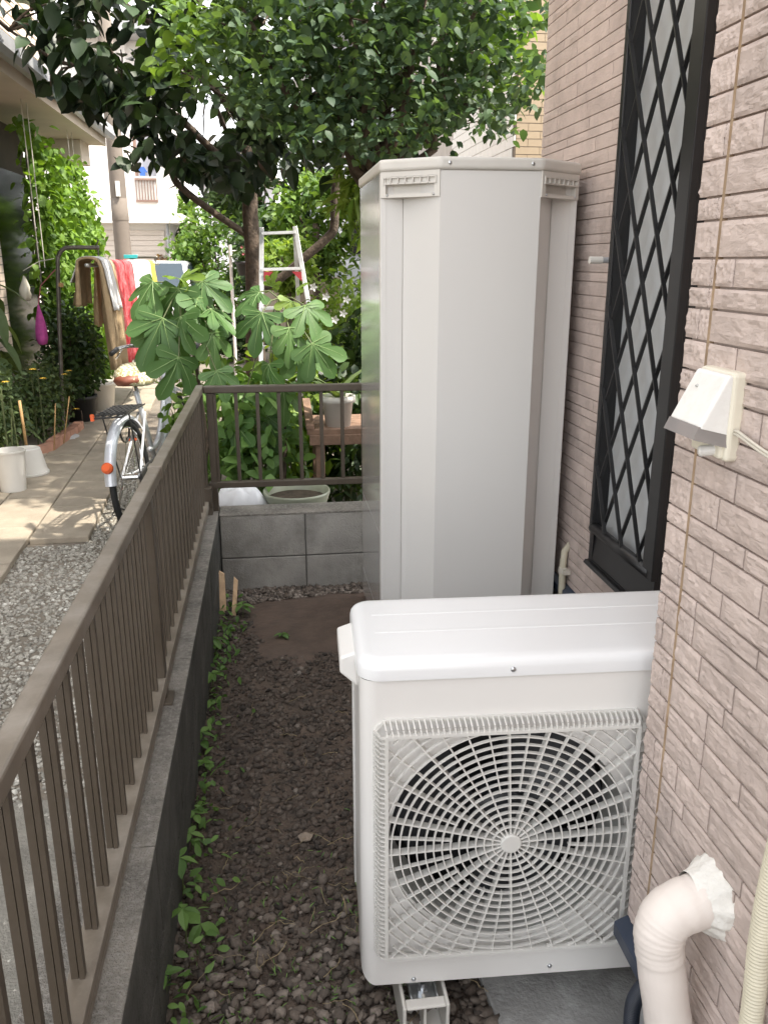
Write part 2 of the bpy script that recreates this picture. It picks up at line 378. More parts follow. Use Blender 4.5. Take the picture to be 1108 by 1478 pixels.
def foliage(name, pts, size, m, parent=None, tpl=LEAF, up=.6, droop=.35, jitter=.35, shade=None, kind=True):
    pts = np.asarray(pts, float); n = len(pts)
    nr = rng.normal(size=(n, 3)); nr /= np.linalg.norm(nr, axis=1, keepdims=True); nr[:, 2] = np.abs(nr[:, 2])*.7+up
    spin = rng.normal(size=(n, 3)); spin[:, 2] -= droop*2
    F = frames(nr, spin=spin)*(size*(1+jitter*rng.uniform(-1, 1, n)))[:, None, None]
    sh = rng.uniform(0, 1, n)**1.3 if shade is None else shade
    o = scatter(name, tpl[0], tpl[1], F, pts, sh, m, parent)
    if kind: o['kind'] = 'stuff'
    return o
def blob_points(n, c, r, hollow=.55, clump=0, csize=.2):
    """points in an ellipsoid shell, gathered in clumps with gaps between them"""
    c = np.asarray(c, float); r = np.asarray(r, float)
    def shell(k):
        d = rng.normal(size=(k, 3)); d /= np.linalg.norm(d, axis=1, keepdims=True)
        return c+d*r*(hollow+(1-hollow)*rng.uniform(0, 1, (k, 1))**.6)*rng.uniform(.86, 1.1, (k, 1))
    if not clump: return shell(n)
    cc = shell(clump); return cc[rng.integers(0, clump, n)]+rng.normal(size=(n, 3))*csize*r.mean()

# ================================================================== SETTING: ground
def grid_sheet(name, x0, x1, y0, y1, nx, ny, zf, m, smooth=True):
    xs = np.linspace(x0, x1, nx); ys = np.linspace(y0, y1, ny)
    b = MB(); b.v = [(x, y, zf(x, y)) for y in ys for x in xs]
    b.f = [(j*nx+i, j*nx+i+1, (j+1)*nx+i+1, (j+1)*nx+i) for j in range(ny-1) for i in range(nx-1)]
    return b.build(name, m, None, smooth)
def vnoise(x, y, s=1.0):
    return (math.sin(x*7.1*s+1.3)*math.cos(y*5.3*s-.7)+.5*math.sin(x*15.7*s-y*11.9*s)+.25*math.sin(x*31*s+y*27*s+2))/1.75
tag(MB().quad((-300, -100, -.05), (300, -100, -.05), (300, 500, -.05), (-300, 500, -.05)).build('ground', 'yard'), kind='structure')
tag(grid_sheet('alley_ground', -.262, 1.06, -1.2, 3.545, 34, 110, lambda x, y: -.006+.008*vnoise(x*2, y*2), 'dirt'), kind='structure')
tag(grid_sheet('mud_patch', -.20, 1.02, 2.78, 3.52, 40, 40,
    lambda x, y: .018*min(1, max(0, (y-2.82-.07*vnoise(x*1.3, 3))/.12))*min(1, max(0, (3.47-.04*vnoise(x, 1)+.10*(x-.3)-y)/.06))*min(1, max(0, (x+.14+.05*vnoise(y, 2))/.12))-.012+.003*vnoise(x*3, y*3), 'mud'), kind='structure')
tag(MB().quad((-6, -2, 0.0), (-.40, -2, 0.0), (-.40, 14, 0.0), (-6, 14, 0.0)).build('courtyard_ground', 'yard'), kind='structure')
tag(MB().quad((-.40, 3.70, .002), (6, 3.70, .002), (6, 14, .002), (-.40, 14, .002)).build('garden_ground', 'yard'), kind='structure')
tag(MB().quad((-12, 14, .0), (14, 14, .0), (14, 44, .0), (-12, 44, .0)).build('lane', 'paving'), kind='structure')

# crushed stone: irregular 20-sided pebbles
_t = (1+5**.5)/2
ICO_V = np.array([(-1,_t,0),(1,_t,0),(-1,-_t,0),(1,-_t,0),(0,-1,_t),(0,1,_t),(0,-1,-_t),(0,1,-_t),(_t,0,-1),(_t,0,1),(-_t,0,-1),(-_t,0,1)], float)/(1+_t*_t)**.5
ICO_F = [(0,11,5),(0,5,1),(0,1,7),(0,7,10),(0,10,11),(1,5,9),(5,11,4),(11,10,2),(10,7,6),(7,1,8),(3,9,4),(3,4,2),(3,2,6),(3,6,8),(3,8,9),(4,9,5),(2,4,11),(6,2,10),(8,6,7),(9,8,1)]
def stones(name, n, area, size, m, zf, shade=None, keep=None, flat=.62):
    x = rng.uniform(area[0], area[1], n); y = rng.uniform(area[2], area[3], n)
    if keep is not None: k = keep(x, y); x, y = x[k], y[k]
    n = len(x); s = size[0]+(size[1]-size[0])*rng.uniform(0, 1, n)**2.2
    z = np.array([zf(a, b) for a, b in zip(x, y)])
    parts = []; k = 5
    F = frames(np.stack([rng.normal(size=n)*.35, rng.normal(size=n)*.35, np.ones(n)], 1))
    sc = np.stack([s*rng.uniform(.8, 1.35, n), s*rng.uniform(.7, 1.0, n), s*flat*rng.uniform(.7, 1.2, n)], 1)
    F = F*sc[:, None, :]
    sh = rng.uniform(0, 1, n) if shade is None else shade(x, y, n)
    pos = np.stack([x, y, z+s*flat*.25], 1); idx = rng.integers(0, k, n)
    root = None
    for i in range(k):
        tv = ICO_V*rng.uniform(.58, 1.35, (12, 1)); q = idx == i
        parts.append((tv, q))
    # one mesh out of the five pebble shapes
    V = np.empty((n, 12, 3))
    for tv, q in parts: V[q] = np.einsum('nij,kj->nki', F[q], tv)+pos[q][:, None, :]
    me = bpy.data.meshes.new(name); me.vertices.add(n*12); me.vertices.foreach_set('co', V.ravel())
    fl = np.array(ICO_F); loops = (fl.ravel()[None, :]+(np.arange(n)*12)[:, None]).ravel()
    me.loops.add(len(loops)); me.loops.foreach_set('vertex_index', loops.astype(np.int32))
    me.polygons.add(n*20); me.polygons.foreach_set('loop_start', (np.arange(n*20)*3).astype(np.int32)); me.polygons.foreach_set('loop_total', np.full(n*20, 3, np.int32))
    me.materials.append(M[m]); me.update(calc_edges=True)
    a = me.attributes.new('shade', 'FLOAT', 'FACE'); a.data.foreach_set('value', np.repeat(sh, 20))
    return obj(name, me)
gz = lambda x, y: .008*vnoise(x*2, y*2)-.006
def mudfree(x, y): return ~((y > 2.86+.06*np.sin(x*9)) & (y < 3.45+.12*(x-.3)+.02*np.sin(x*13)) & (x > -.10+.05*np.sin(y*7)))
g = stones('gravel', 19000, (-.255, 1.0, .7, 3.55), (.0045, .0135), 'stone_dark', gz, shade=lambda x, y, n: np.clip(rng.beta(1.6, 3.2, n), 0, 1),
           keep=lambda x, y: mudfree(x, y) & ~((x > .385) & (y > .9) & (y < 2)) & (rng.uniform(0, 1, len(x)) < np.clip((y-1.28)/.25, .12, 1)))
tag(g, 'dark damp crushed stone covering the alley floor', 'gravel', kind='stuff')
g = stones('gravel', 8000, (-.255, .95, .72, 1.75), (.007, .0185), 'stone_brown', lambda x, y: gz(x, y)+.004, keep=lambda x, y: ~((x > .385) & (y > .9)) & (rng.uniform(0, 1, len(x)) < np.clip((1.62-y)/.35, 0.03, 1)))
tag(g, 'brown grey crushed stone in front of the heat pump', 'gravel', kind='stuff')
g = stones('gravel', 1500, (-.24, .42, 3.28, 3.545), (.006, .014), 'stone_brown', lambda x, y: gz(x, y)+.004, keep=lambda x, y: y > 3.44+.12*(x-.3))
tag(g, 'pale stones along the foot of the end wall', 'gravel', kind='stuff')
SA = R(2.9)   # the slab path turns slightly away from the fence
def slab_xy(u, v): return (-1.0-u*math.cos(SA)-v*math.sin(SA)+.20, v*math.cos(SA)-u*math.sin(SA))
def offpath(x, y):
    u = -(x+.80); e = .155+.0505*(y-4.29)+0*u
    pathx = -.985-.0505*(y-4.29)
    return ((x > pathx) | (y < 4.27) & (x > pathx-.29)) | (y < 3.2)
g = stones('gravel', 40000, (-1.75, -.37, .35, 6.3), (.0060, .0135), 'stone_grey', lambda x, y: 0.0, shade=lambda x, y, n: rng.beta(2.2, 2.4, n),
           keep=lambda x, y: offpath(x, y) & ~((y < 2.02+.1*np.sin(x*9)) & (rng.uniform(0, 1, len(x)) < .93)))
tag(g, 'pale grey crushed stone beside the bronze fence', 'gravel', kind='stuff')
tag(MB().quad((-6, -2, .004), (-.40, -2, .004), (-.40, 2.06, .004), (-6, 2.06, .004)).build('driveway', 'pad'), kind='structure')
M['driveway'] = mat('worn_concrete_drive', (.22, .205, .175), .92, .25, 9, bump=.7, bscale=150)
bpy.data.objects['driveway'].data.materials[0] = M['driveway']

# slab path: three runs of concrete slabs
path = tag(empty('slab_path', (0, 0, 0)), kind='structure')
slab_me = {}
def slab(run, v0, v1, x0):
    w = .292; b = MB()
    me = slab_me.get(round(v1-v0, 2))
    if me is None:
        me = MB().box((0, 0, 0), (w, v1-v0-.012, .035)).mesh('slab', 'paving'); slab_me[round(v1-v0, 2)] = me
    o = obj('slab', me, path)
    X = x0-.0505*(v0-4.29)
    o.location = (X, v0, random.uniform(-.003, .003)); o.rotation_euler = (random.uniform(-.006, .006), random.uniform(-.008, .008), SA*.95)
    bv = o.modifiers.new('bevel', 'BEVEL'); bv.width = .004; bv.segments = 1
for run, (xr, start) in enumerate(((-1.262, 4.30), (-1.562, 3.32), (-1.862, 3.05), (-2.162, 3.3))):
    v = start
    while v < 11.5:
        slab(run, v, v+.6, xr); v += .6

# ================================================================== right-hand house: split-face siding, lattice window
house = tag(empty('brick_sided_house', (1.04, 1.18, 0)), 'house clad in pinkish beige split-face brick siding with a black lattice window', 'house')
HL = Vector(house.location)
def H(mb): mb.v = [tuple(Vector(p)-HL) for p in mb.v]; return mb
def hpart(mb, name, m, **k): return H(mb).build(name, m, house, **k)
LX, WX, LY, FY, SZ = .600, 1.040, 1.180, 3.322, .256
hpart(MB().box((LX+.008, -3.5, SZ), (4.5, LY-.006, 3.3)).box((WX+.008, LY-.006, SZ), (4.5, FY-.006, 3.3)), 'wall', 'groove')
hpart(MB().box((LX+.03, -3.5, -.1), (4.5, LY-.03, SZ)).box((WX+.03, LY-.03, -.1), (4.5, FY-.03, SZ)), 'foundation', 'foundation')
hpart(MB().prismy([(LX-.022, SZ-.03), (LX+.012, SZ-.03), (LX+.012, SZ+.012), (LX-.004, SZ+.006), (LX-.022, SZ-.002)], -3.5, LY+.004), 'base_flashing', 'flashing', bevel=.002)
hpart(MB().prismy([(WX-.022, SZ-.03), (WX+.012, SZ-.03), (WX+.012, SZ+.012), (WX-.004, SZ+.006), (WX-.022, SZ-.002)], LY+.004, FY+.004), 'base_flashing', 'flashing', bevel=.002)
hpart(MB().box((LX-.10, -3.6, 3.3), (4.8, FY+.02, 3.4)), 'unseen_roof_edge', 'gutter')  # unseen; house top kept low so the sun reaches the courtyard
# courses repeat every 0.44 m
PAT = [.047, .038, .043, .048, .030, .049, .038, .029, .044, .043, .031]
down = []; z = 1.659; i = 0
while z > SZ+.02: down.append((z-PAT[i % 11], z)); z -= PAT[i % 11]; i += 1
upc = []; z = 1.659; i = 10
while z < 2.75: upc.append((z, z+PAT[i % 11])); z += PAT[i % 11]; i -= 1
courses = [(max(a, SZ+.012), b) for a, b in down+upc]
def rough_brick(seed, nx=14, nz=7):
    """unit piece, rough face towards -X, spans y 0..1, z 0..1, depth 1 at x 0 (back) .. -1 (mean face)"""
    r = np.random.default_rng(seed); b = MB(); ang = r.uniform(-.8, .8); ph = r.uniform(0, 6, 6)
    def face(u, w):
        e = min(u*16, (1-u)*16, w*9, (1-w)*9, 1)
        n = .5*math.sin(3*u+5*w*math.cos(ang)+ph[0])+.35*math.sin(9*u*math.sin(ang)+8*w+ph[1])+.25*math.sin(17*u-13*w+ph[2])
        ridge = abs(((u*2.2+w*1.4*math.copysign(1, ang)+ph[3]) % 1)-.5)
        return -(.80+.20*e) + e*(.11*n - .45*max(0, .16-ridge))+.07*r.normal()*e
    for j in range(nz+1):
        for i in range(nx+1):
            u, w = i/nx, j/nz; b.v.append((face(u, w), u, w))
    for j in range(nz):
        for i in range(nx):
            a = j*(nx+1)+i; b.f.append((a, a+nx+1, a+nx+2, a+1))
    k = len(b.v); b.v += [(0, 0, 0), (0, 1, 0), (0, 1, 1), (0, 0, 1)]
    row = [i for i in range(nx+1)]; top = [nz*(nx+1)+i for i in range(nx+1)]
    lft = [j*(nx+1) for j in range(nz+1)]; rgt = [j*(nx+1)+nx for j in range(nz+1)]
    b.f += [tuple([k, k+1]+row[::-1])[::1], tuple([k+2, k+3]+top), tuple([k+3, k]+lft), tuple([k+1, k+2]+rgt[::-1])]
    me = b.mesh('brick', 'siding', True); me.set_sharp_from_angle(angle=R(32)); return me
BRICKS = [rough_brick(100+i) for i in range(14)]
BRICKS_FLAT = [rough_brick(200+i, 5, 2) for i in range(6)]
def put_brick(x, y0, y1, z0, z1, depth, lib):
    o = obj('brick', random.choice(lib), house)
    o.location = Vector((x, y0, z0))-HL; o.scale = (depth, y1-y0, z1-z0)
    if random.random() < .5: o.location.y += y1-y0; o.scale.y *= -1
J = .0034
SEAM = 1.114
nb = 0
for ci, (a, b) in enumerate(courses):
    if b > 2.02: break
    # narrow strip beyond the caulk joint, up to the corner
    y = LY
    cut = random.choice([None, None, SEAM+.012, SEAM+.030, SEAM+.045]) if b-a > .02 else None
    edges = [SEAM+.003]+([cut] if cut else [])+[LY]
    for p, q in zip(edges[:-1], edges[1:]):
        if q-p > .008: put_brick(LX+.0085, p+(J/2 if p != edges[0] else 0), q-(J/2 if q != LY else 0), a+J/2, b-J/2, .0098, BRICKS); nb += 1
    y = SEAM-.003; first = True
    low = .70 if b < .75 else .86
    while y > low:
        w = random.choice([.045, .075, .11, .15, .19]) if first else random.uniform(.09, .21)
        put_brick(LX+.0085, y-w+J/2, y-(0 if first else J/2), a+J/2, b-J/2, .0098, BRICKS); nb += 1
        y -= w; first = False
# window wall: longer pieces, seen at a flat angle
WIN = (1.978, 2.445, .482, 2.62)
for a, b in courses:
    if b > 2.6: break
    y = FY; lo = 2.43 if a > .48 else 1.9
    while y > lo:
        w = random.uniform(.17, .40)
        put_brick(WX+.0085, max(y-w, 1.9)+J/2, y-J/2, a+J/2, b-J/2, .0085, BRICKS_FLAT); nb += 1
        y -= w
hpart(MB().box((LX+.0003, SEAM-.0032, SZ+.012), (LX+.009, SEAM+.0032, 2.05)), 'caulk_joint', 'caulk')

# lattice window (part of the house)
y0, y1, z0, z1 = WIN; GX = .985
winE = hpart(MB().box((GX+.004, y0, z0), (WX+.006, y0+.012, z1)).box((GX+.004, y1-.030, z0), (WX+.006, y1, z1)).box((GX+.004, y0+.012, z0), (WX+.006, y1-.030, z0+.006)), 'window', 'black_frame')
def wpart(mb, name, m, **k): return H(mb).build(name, m, winE, **k)
wpart(MB().box((WX-.012, y0+.02, z0+.1), (WX+.004, y1-.03, z1)), 'pane', 'frosted')
wpart(MB().box((GX-.006, y0-.001, z0+.10), (GX+.016, y0+.062, z1)), 'frame_post', 'lattice', bevel=.003)
wpart(MB().box((GX-.004, y1-.028, z0+.10), (GX+.016, y1-.006, z1)), 'frame_post', 'lattice', bevel=.003)
wpart(MB().tube([(GX+.006, y0+.03, z0+.112), (GX+.006, y1-.02, z0+.112)], .017, 10), 'bottom_rail', 'lattice', smooth=True)
wpart(MB().prismy([(GX+.004, z0+.006), (WX+.004, z0+.006), (WX+.004, z0+.10), (GX+.012, z0+.10)], y0+.012, y1-.006), 'apron', 'black_frame', bevel=.003)
wpart(MB().prismy([(GX-.012, z0-.012), (WX+.006, z0-.012), (WX+.006, z0-.001), (GX-.006, z0-.001)], y0-.002, y1+.004), 'sill', 'black_frame', bevel=.002)
PY, PZ = .1265, .2395; ya, yb = y0+.03, y1-.02; za, zb = z0+.112, z1
def clip(p, q):
    # clip a lattice bar to the window opening
    t0, t1 = 0, 1; dy, dz = q[0]-p[0], q[1]-p[1]
    for (v, d, lo, hi) in ((p[0], dy, ya, yb), (p[1], dz, za, zb)):
        if abs(d) < 1e-9: continue
        a, b = (lo-v)/d, (hi-v)/d; a, b = min(a, b), max(a, b); t0, t1 = max(t0, a), min(t1, b)
    return None if t1-t0 < .01 else ((p[0]+dy*t0, p[1]+dz*t0), (p[0]+dy*t1, p[1]+dz*t1))
N0 = (2.211, 1.838)
for s, xo in ((1, 0), (-1, .007)):
    for k in range(-16, 20):
        yb0 = N0[0]+k*PY; zc = N0[1]
        p = (yb0-s*3*PY/2*4, zc-3*PZ/2*4); q = (yb0+s*3*PY/2*4, zc+3*PZ/2*4)
        c = clip(p, q)
        if c: wpart(MB().bar((GX+xo, c[0][0], c[0][1]), (GX+xo, c[1][0], c[1][1]), .0052, .011, up=(1, 0, 0)), 'lattice_bar', 'lattice')
k_ = onx(865, 371, GX+.02)
peg = wpart(MB().tube([(WX, y1+.014, 1.403), (.968, y1+.014, 1.403)], .0085, 12), 'stay_peg', 'gutter', smooth=False)
wpart(MB().tube([(.970, y1+.014, 1.403), (.932, y1+.014, 1.403)], .0105, 12), 'stay_peg_cap', 'plastic_white', smooth=False)

# ================================================================== low block walls and bronze fence
wall_l = tag(empty('block_wall', (-.33, 1.5, 0)), 'low dark weathered concrete block wall carrying the long bronze fence', 'wall')
def P(parent, mb, name, m, **k):
    L0 = parent.matrix_basis.inverted() if True else None
    mb.v = [tuple(L0 @ Vector(p)) for p in mb.v]; return mb.build(name, m, parent, **k)
bpy.context.view_layer.update()
WT = .345
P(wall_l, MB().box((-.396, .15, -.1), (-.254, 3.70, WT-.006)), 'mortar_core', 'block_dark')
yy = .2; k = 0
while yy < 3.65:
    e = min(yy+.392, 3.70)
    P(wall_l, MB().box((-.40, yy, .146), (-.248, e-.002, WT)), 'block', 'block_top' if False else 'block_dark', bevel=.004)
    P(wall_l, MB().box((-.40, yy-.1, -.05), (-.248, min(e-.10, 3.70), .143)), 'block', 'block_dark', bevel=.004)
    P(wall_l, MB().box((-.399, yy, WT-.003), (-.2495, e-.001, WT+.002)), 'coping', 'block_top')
    yy += .394
wall_b = tag(empty('block_wall', (.3, 3.62, 0)), 'low grey two-course concrete block wall closing the end of the alley', 'wall')
bpy.context.view_layer.update()
P(wall_b, MB().box((-.244, 3.555, -.1), (2.4, 3.69, WT-.012)), 'mortar_core', 'mortar')
for (za_, zb_, off) in ((-.05, .142, 0), (.147, WT-.008, 0)):
    x = -.246-.02+off
    xs = [-.246, .125]
    while xs[-1] < 2.3: xs.append(xs[-1]+.394)
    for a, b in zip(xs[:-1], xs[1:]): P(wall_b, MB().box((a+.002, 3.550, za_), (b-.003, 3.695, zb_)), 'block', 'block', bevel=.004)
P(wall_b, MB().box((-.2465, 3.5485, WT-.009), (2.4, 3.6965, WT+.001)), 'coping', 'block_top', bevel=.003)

fence = tag(empty('bronze_fence', (-.30, 1.8, WT)), 'long dark bronze aluminium railing standing on the dark block wall', 'fence')
bpy.context.view_layer.update()
RZ = .895; FX = -.306
P(fence, MB().box((FX-.013, .2, RZ-.030), (FX+.018, 2.17, RZ)), 'top_rail', 'fence_top', bevel=.004)
P(fence, MB().box((FX-.013, 2.17, RZ-.030), (FX+.018, 3.66, RZ)), 'top_rail', 'fence_top', bevel=.004)
P(fence, MB().box((FX-.016, 2.15, RZ-.032), (FX+.021, 2.19, RZ+.003)), 'joint_sleeve', 'fence_top', bevel=.003)
P(fence, MB().box((FX-.018, .2, WT+.045), (FX+.020, 3.62, WT+.064)).box((FX+.014, .2, WT+.028), (FX+.020, 3.62, WT+.046)), 'bottom_rail', 'fence_top', bevel=.002)
bh_ = RZ-.030-(WT+.064)+.004
bal_me = MB().box((-.0115, -.0045, 0), (-.0012, .0055, bh_)).box((.0006, -.0065, 0), (.0078, .0065, bh_)).box((-.0012, -.001, 0), (.0006, .0055, bh_)).mesh('baluster', 'fence')
FL = Vector(fence.location)
y = 1.213-.0947*10
while y < 3.60:
    o = obj('baluster', bal_me, fence); o.location = Vector((FX, y, WT+.063))-FL; y += .0947
for py_ in (.62, 1.955, 3.60):
    P(fence, MB().box((FX-.018, py_-.018, WT-.01), (FX+.018, py_+.018, RZ-.031)), 'post', 'fence', bevel=.002)
    P(fence, MB().box((FX-.03, py_-.045, WT+.002), (FX+.034, py_+.02, WT+.009)), 'foot_plate', 'fence', bevel=.001)
P(fence, MB().box((FX+.0, 3.55, WT), (FX+.034, 3.64, WT+.12)), 'corner_bracket', 'fence', bevel=.002)

fence2 = tag(empty('bronze_fence', (.3, 3.62, WT)), 'short bronze aluminium railing across the end of the alley above grey blocks', 'fence')
bpy.context.view_layer.update()
F2 = 3.625
P(fence2, MB().box((-.286, F2-.019, RZ-.030), (2.3, F2+.019, RZ)), 'top_rail', 'fence', bevel=.004)
P(fence2, MB().box((-.286, F2-.016, WT+.105), (2.3, F2+.016, WT+.132)), 'bottom_rail', 'fence', bevel=.003)
bal2 = MB().box((-.006, -.009, 0), (.006, .009, RZ-.030-(WT+.132)+.004)).box((-.0095, .003, 0), (-.006, .012, RZ-.030-(WT+.132)+.004)).mesh('baluster', 'fence')
x = -.242
while x < 2.2:
    o = obj('baluster', bal2, fence2); o.location = Vector((x, F2, WT+.131))-Vector(fence2.location); x += .0907
for px_ in (.82, 1.9): P(fence2, MB().box((px_-.018, F2-.015, WT-.01), (px_+.018, F2+.015, RZ-.031)), 'post', 'fence', bevel=.002)
for px_ in (-.262,): P(fence2, MB().box((px_-.014, F2-.014, WT-.01), (px_+.014, F2+.014, RZ-.031)), 'post', 'fence', bevel=.002)

# ================================================================== heat pump
hp = tag(empty('heat_pump', (.126, 1.252, .0966), R(-2.5)), 'white outdoor heat pump unit with a square ribbed fan grille', 'heat pump')
W_, D_, H_ = .78, .275, .634
GC = (.263, .319); GR = .214
def hpb(mb, name, m, parent=hp, **k): return mb.build(name, m, parent, **k)
# front sheet with a round fan opening and rolled upright edges
b = MB(); N = 72; inner = []; outer = []
rect = (.028, 0, W_-.028, H_)
for i in range(N):
    t = 2*math.pi*i/N; c, s = math.cos(t), math.sin(t)
    inner.append((GC[0]+GR*c, 0, GC[1]+GR*s))
    k = min([((rect[2]-GC[0])/c) if c > 1e-9 else ((rect[0]-GC[0])/c) if c < -1e-9 else 9, ((rect[3]-GC[1])/s) if s > 1e-9 else ((rect[1]-GC[1])/s) if s < -1e-9 else 9])
    outer.append((GC[0]+k*c, 0, GC[1]+k*s))
corners = {}
b.v = inner+outer
for i in range(N): j = (i+1) % N; b.f.append((i, j, N+j, N+i))
for cx, cz in ((rect[2], rect[3]), (rect[0], rect[3]), (rect[0], rect[1]), (rect[2], rect[1])):
    t = math.atan2(cz-GC[1], cx-GC[0]) % (2*math.pi); i = int(t/(2*math.pi/N)); j = (i+1) % N
    b.v.append((cx, 0, cz)); b.f.append((N+i, N+j, len(b.v)-1))
b.f = [tuple(f) for f in b.f]
hpb(b, 'front_panel', 'white_metal')
def corner_strip(x0, sgn):
    pts = [(x0+sgn*.028*(1-math.sin(R(a))), .028*(1-math.cos(R(a)))) for a in range(0, 91, 9)]
    pts = pts[::-1]                                     # from side round to front
    q = MB()
    for top in (0, 1): q.v += [(x, y, H_ if top else .028*(1-math.sqrt(max(0, 1-((.028-abs(x-x0))/.028)**2)))) for x, y in pts]
    n = len(pts); q.f = [(i, i+1, n+i+1, n+i) for i in range(n-1)]; return q
hpb(corner_strip(0, 1), 'corner_post', 'white_metal', smooth=True)
hpb(corner_strip(W_, -1), 'corner_post', 'white_metal', smooth=True)
hpb(MB().box((0, .0285, .026), (.004, .09, H_)).box((.003, .092, .026), (.006, D_-.03, H_)).box((0, D_-.028, .026), (.004, D_, H_)), 'side_panel', 'white_metal')
hpb(MB().box((W_-.004, .0285, 0), (W_, D_, H_)), 'side_panel', 'white_metal')
hpb(MB().box((.004, D_-.004, 0), (W_-.004, D_-.001, H_)), 'rear_coil', 'shroud')
hpb(MB().box((.022, .010, -.006), (W_-.02, D_-.01, .004)).box((.008, .03, .002), (.026, D_-.01, .030)), 'base_tray', 'white_metal', bevel=.003)
# bottom rolled lip on the left corner and top cover
b = MB(); prev = None
prof = [(H_+.001, .000), (H_+.018, .000), (H_+.026, .002), (H_+.031, .006), (H_+.0335, .013), (H_+.0345, .026)]
for z, ins in prof:
    pts = rrect(-.004+ins, -.004+ins, W_+.004-ins, D_+.004-ins, max(.042-ins, .008), 8); o = len(b.v)
    b.v += [(x, y, z) for x, y in pts]; n = len(pts)
    if prev is not None: b.f += [(prev+i, prev+(i+1) % n, o+(i+1) % n, o+i) for i in range(n)]
    prev = o
b.f.append(tuple(prev+i for i in range(n)))
smooth_by_angle(hpb(b, 'top_cover', 'white_top'), 45)
cover = bpy.data.objects['top_cover']
for yv in (.118, .196):
    q = MB(); q.prismx([(yv-.006, H_+.0342), (yv+.006, H_+.0342), (yv+.003, H_+.0352), (yv-.003, H_+.0352)], .035, W_-.035)
    hpb(q, 'stiffening_rib', 'white_top', cover)
def screw(parent, p, nrm, r=.0045, m='zinc'):
    nrm = Vector(nrm).normalized(); p = Vector(p)
    q = MB().tube([p-nrm*.001, p+nrm*.0015, p+nrm*.003], [r, r*.95, r*.5], 10)
    return q.build('screw', m, parent, True)
screw(hp, (.258, -.004, .6475), (0, -1, 0), .005)
screw(hp, (.097, -.0005, .009), (0, -1, 0), .0045); screw(hp, (.357, -.0005, .017), (0, -1, 0), .0045)
screw(hp, (-.003, .10, .640), (-1, 0, 0), .005)
hpb(MB().prismy([(.001, .653), (-.030, .642), (-.030, .613), (.001, .584)], .075, .205), 'carry_handle', 'white_metal', bevel=.004)
# fan chamber
b = MB()
for k, (r_, y_) in enumerate(((GR, .0005), (GR-.004, .012), (GR-.006, .10))):
    b.v += [(GC[0]+r_*math.cos(2*math.pi*i/N), y_, GC[1]+r_*math.sin(2*math.pi*i/N)) for i in range(N)]
for k in range(2): b.f += [(k*N+i, (k+1)*N+i, (k+1)*N+(i+1) % N, k*N+(i+1) % N) for i in range(N)]
hpb(b, 'fan_shroud', 'shroud', smooth=True)
hpb(MB().box((.01, .16, .02), (W_-.25, .165, H_-.02)), 'dark_backing', 'inside')  # near-black sheet: the shade inside the fan chamber is put into its colour
fan = hpb(MB().tube([(GC[0], .045, GC[1]), (GC[0], .05, GC[1]), (GC[0], .13, GC[1])], [.045, .055, .058], 24), 'fan', 'fan', smooth=False)
for k in range(3):
    b = MB(); a0 = R(20+120*k); nr, na = 6, 8
    for i in range(nr+1):
        r_ = .05+(GR-.018-.05)*i/nr
        for j in range(na+1):
            t = j/na; a = a0+R(92)*t*(.62+.38*i/nr)-R(18)*(i/nr)
            b.v.append((GC[0]+r_*math.cos(a), .055+.055*t+.01*math.sin(math.pi*t), GC[1]+r_*math.sin(a)))
    for i in range(nr):
        for j in range(na): q = i*(na+1)+j; b.f.append((q, q+1, q+na+2, q+na+1))
    hpb(b, 'blade', 'fan', fan, smooth=True)
# grille: a shallow pan of bars proud of the front sheet
gr = hpb(MB(), 'grille', 'grille')
GO = (.022, .070, .498, .562); GI = (.040, .081, .481, .545); GYF = -.026
q = MB()
for lo, hi, y_, r_, w_ in ((GO[:2], GO[2:], -.003, .03, .005), (GI[:2], GI[2:], GYF, .006, .006)):
    pts = rrect(lo[0], lo[1], hi[0], hi[1], r_, 6); n = len(pts); o = len(q.v)
    pin = rrect(lo[0]+w_, lo[1]+w_, hi[0]-w_, hi[1]-w_, max(r_-w_, .002), 6)
    for ring, yy_ in ((pts, y_+.006), (pts, y_-.002), (pin, y_-.002), (pin, y_+.006)): q.v += [(x, yy_, z) for x, z in ring]
    for k in range(3): q.f += [(o+k*n+i, o+k*n+(i+1) % n, o+(k+1)*n+(i+1) % n, o+(k+1)*n+i) for i in range(n)]
hpb(q, 'grille_frame', 'grille', gr)
def side_bar(p, q_):  # from the rim on the sheet up to the front frame, with a knee
    p = Vector(p); q_ = Vector(q_); k_ = Vector((p.x*.55+q_.x*.45, GYF+.003, p.z*.55+q_.z*.45))
    return MB().bar(p, k_, .0026, .005, up=(0, 1, 0)).bar(k_, q_, .0026, .005, up=(0, 1, 0))
nT, nS = 46, 48
for i in range(nT):
    t = (i+.5)/nT; xo = GO[0]+.014+t*(GO[2]-GO[0]-.028); xi = GI[0]+t*(GI[2]-GI[0])
    hpb(side_bar((xo, 0, GO[3]-.002), (xi, GYF, GI[3]-.002)), 'grille_bar', 'grille', gr)
for i in range(nS):
    t = (i+.5)/nS; zo = GO[1]+.014+t*(GO[3]-GO[1]-.028); zi = GI[1]+t*(GI[3]-GI[1])
    hpb(side_bar((GO[0]+.002, 0, zo), (GI[0]+.002, GYF, zi)), 'grille_bar', 'grille', gr)
    if i % 2 == 0: hpb(side_bar((GO[2]-.002, 0, zo), (GI[2]-.002, GYF, zi)), 'grille_bar', 'grille', gr)
def inside_gi(x, z): return GI[0]+.002 <= x <= GI[2]-.002 and GI[1]+.002 <= z <= GI[3]-.002
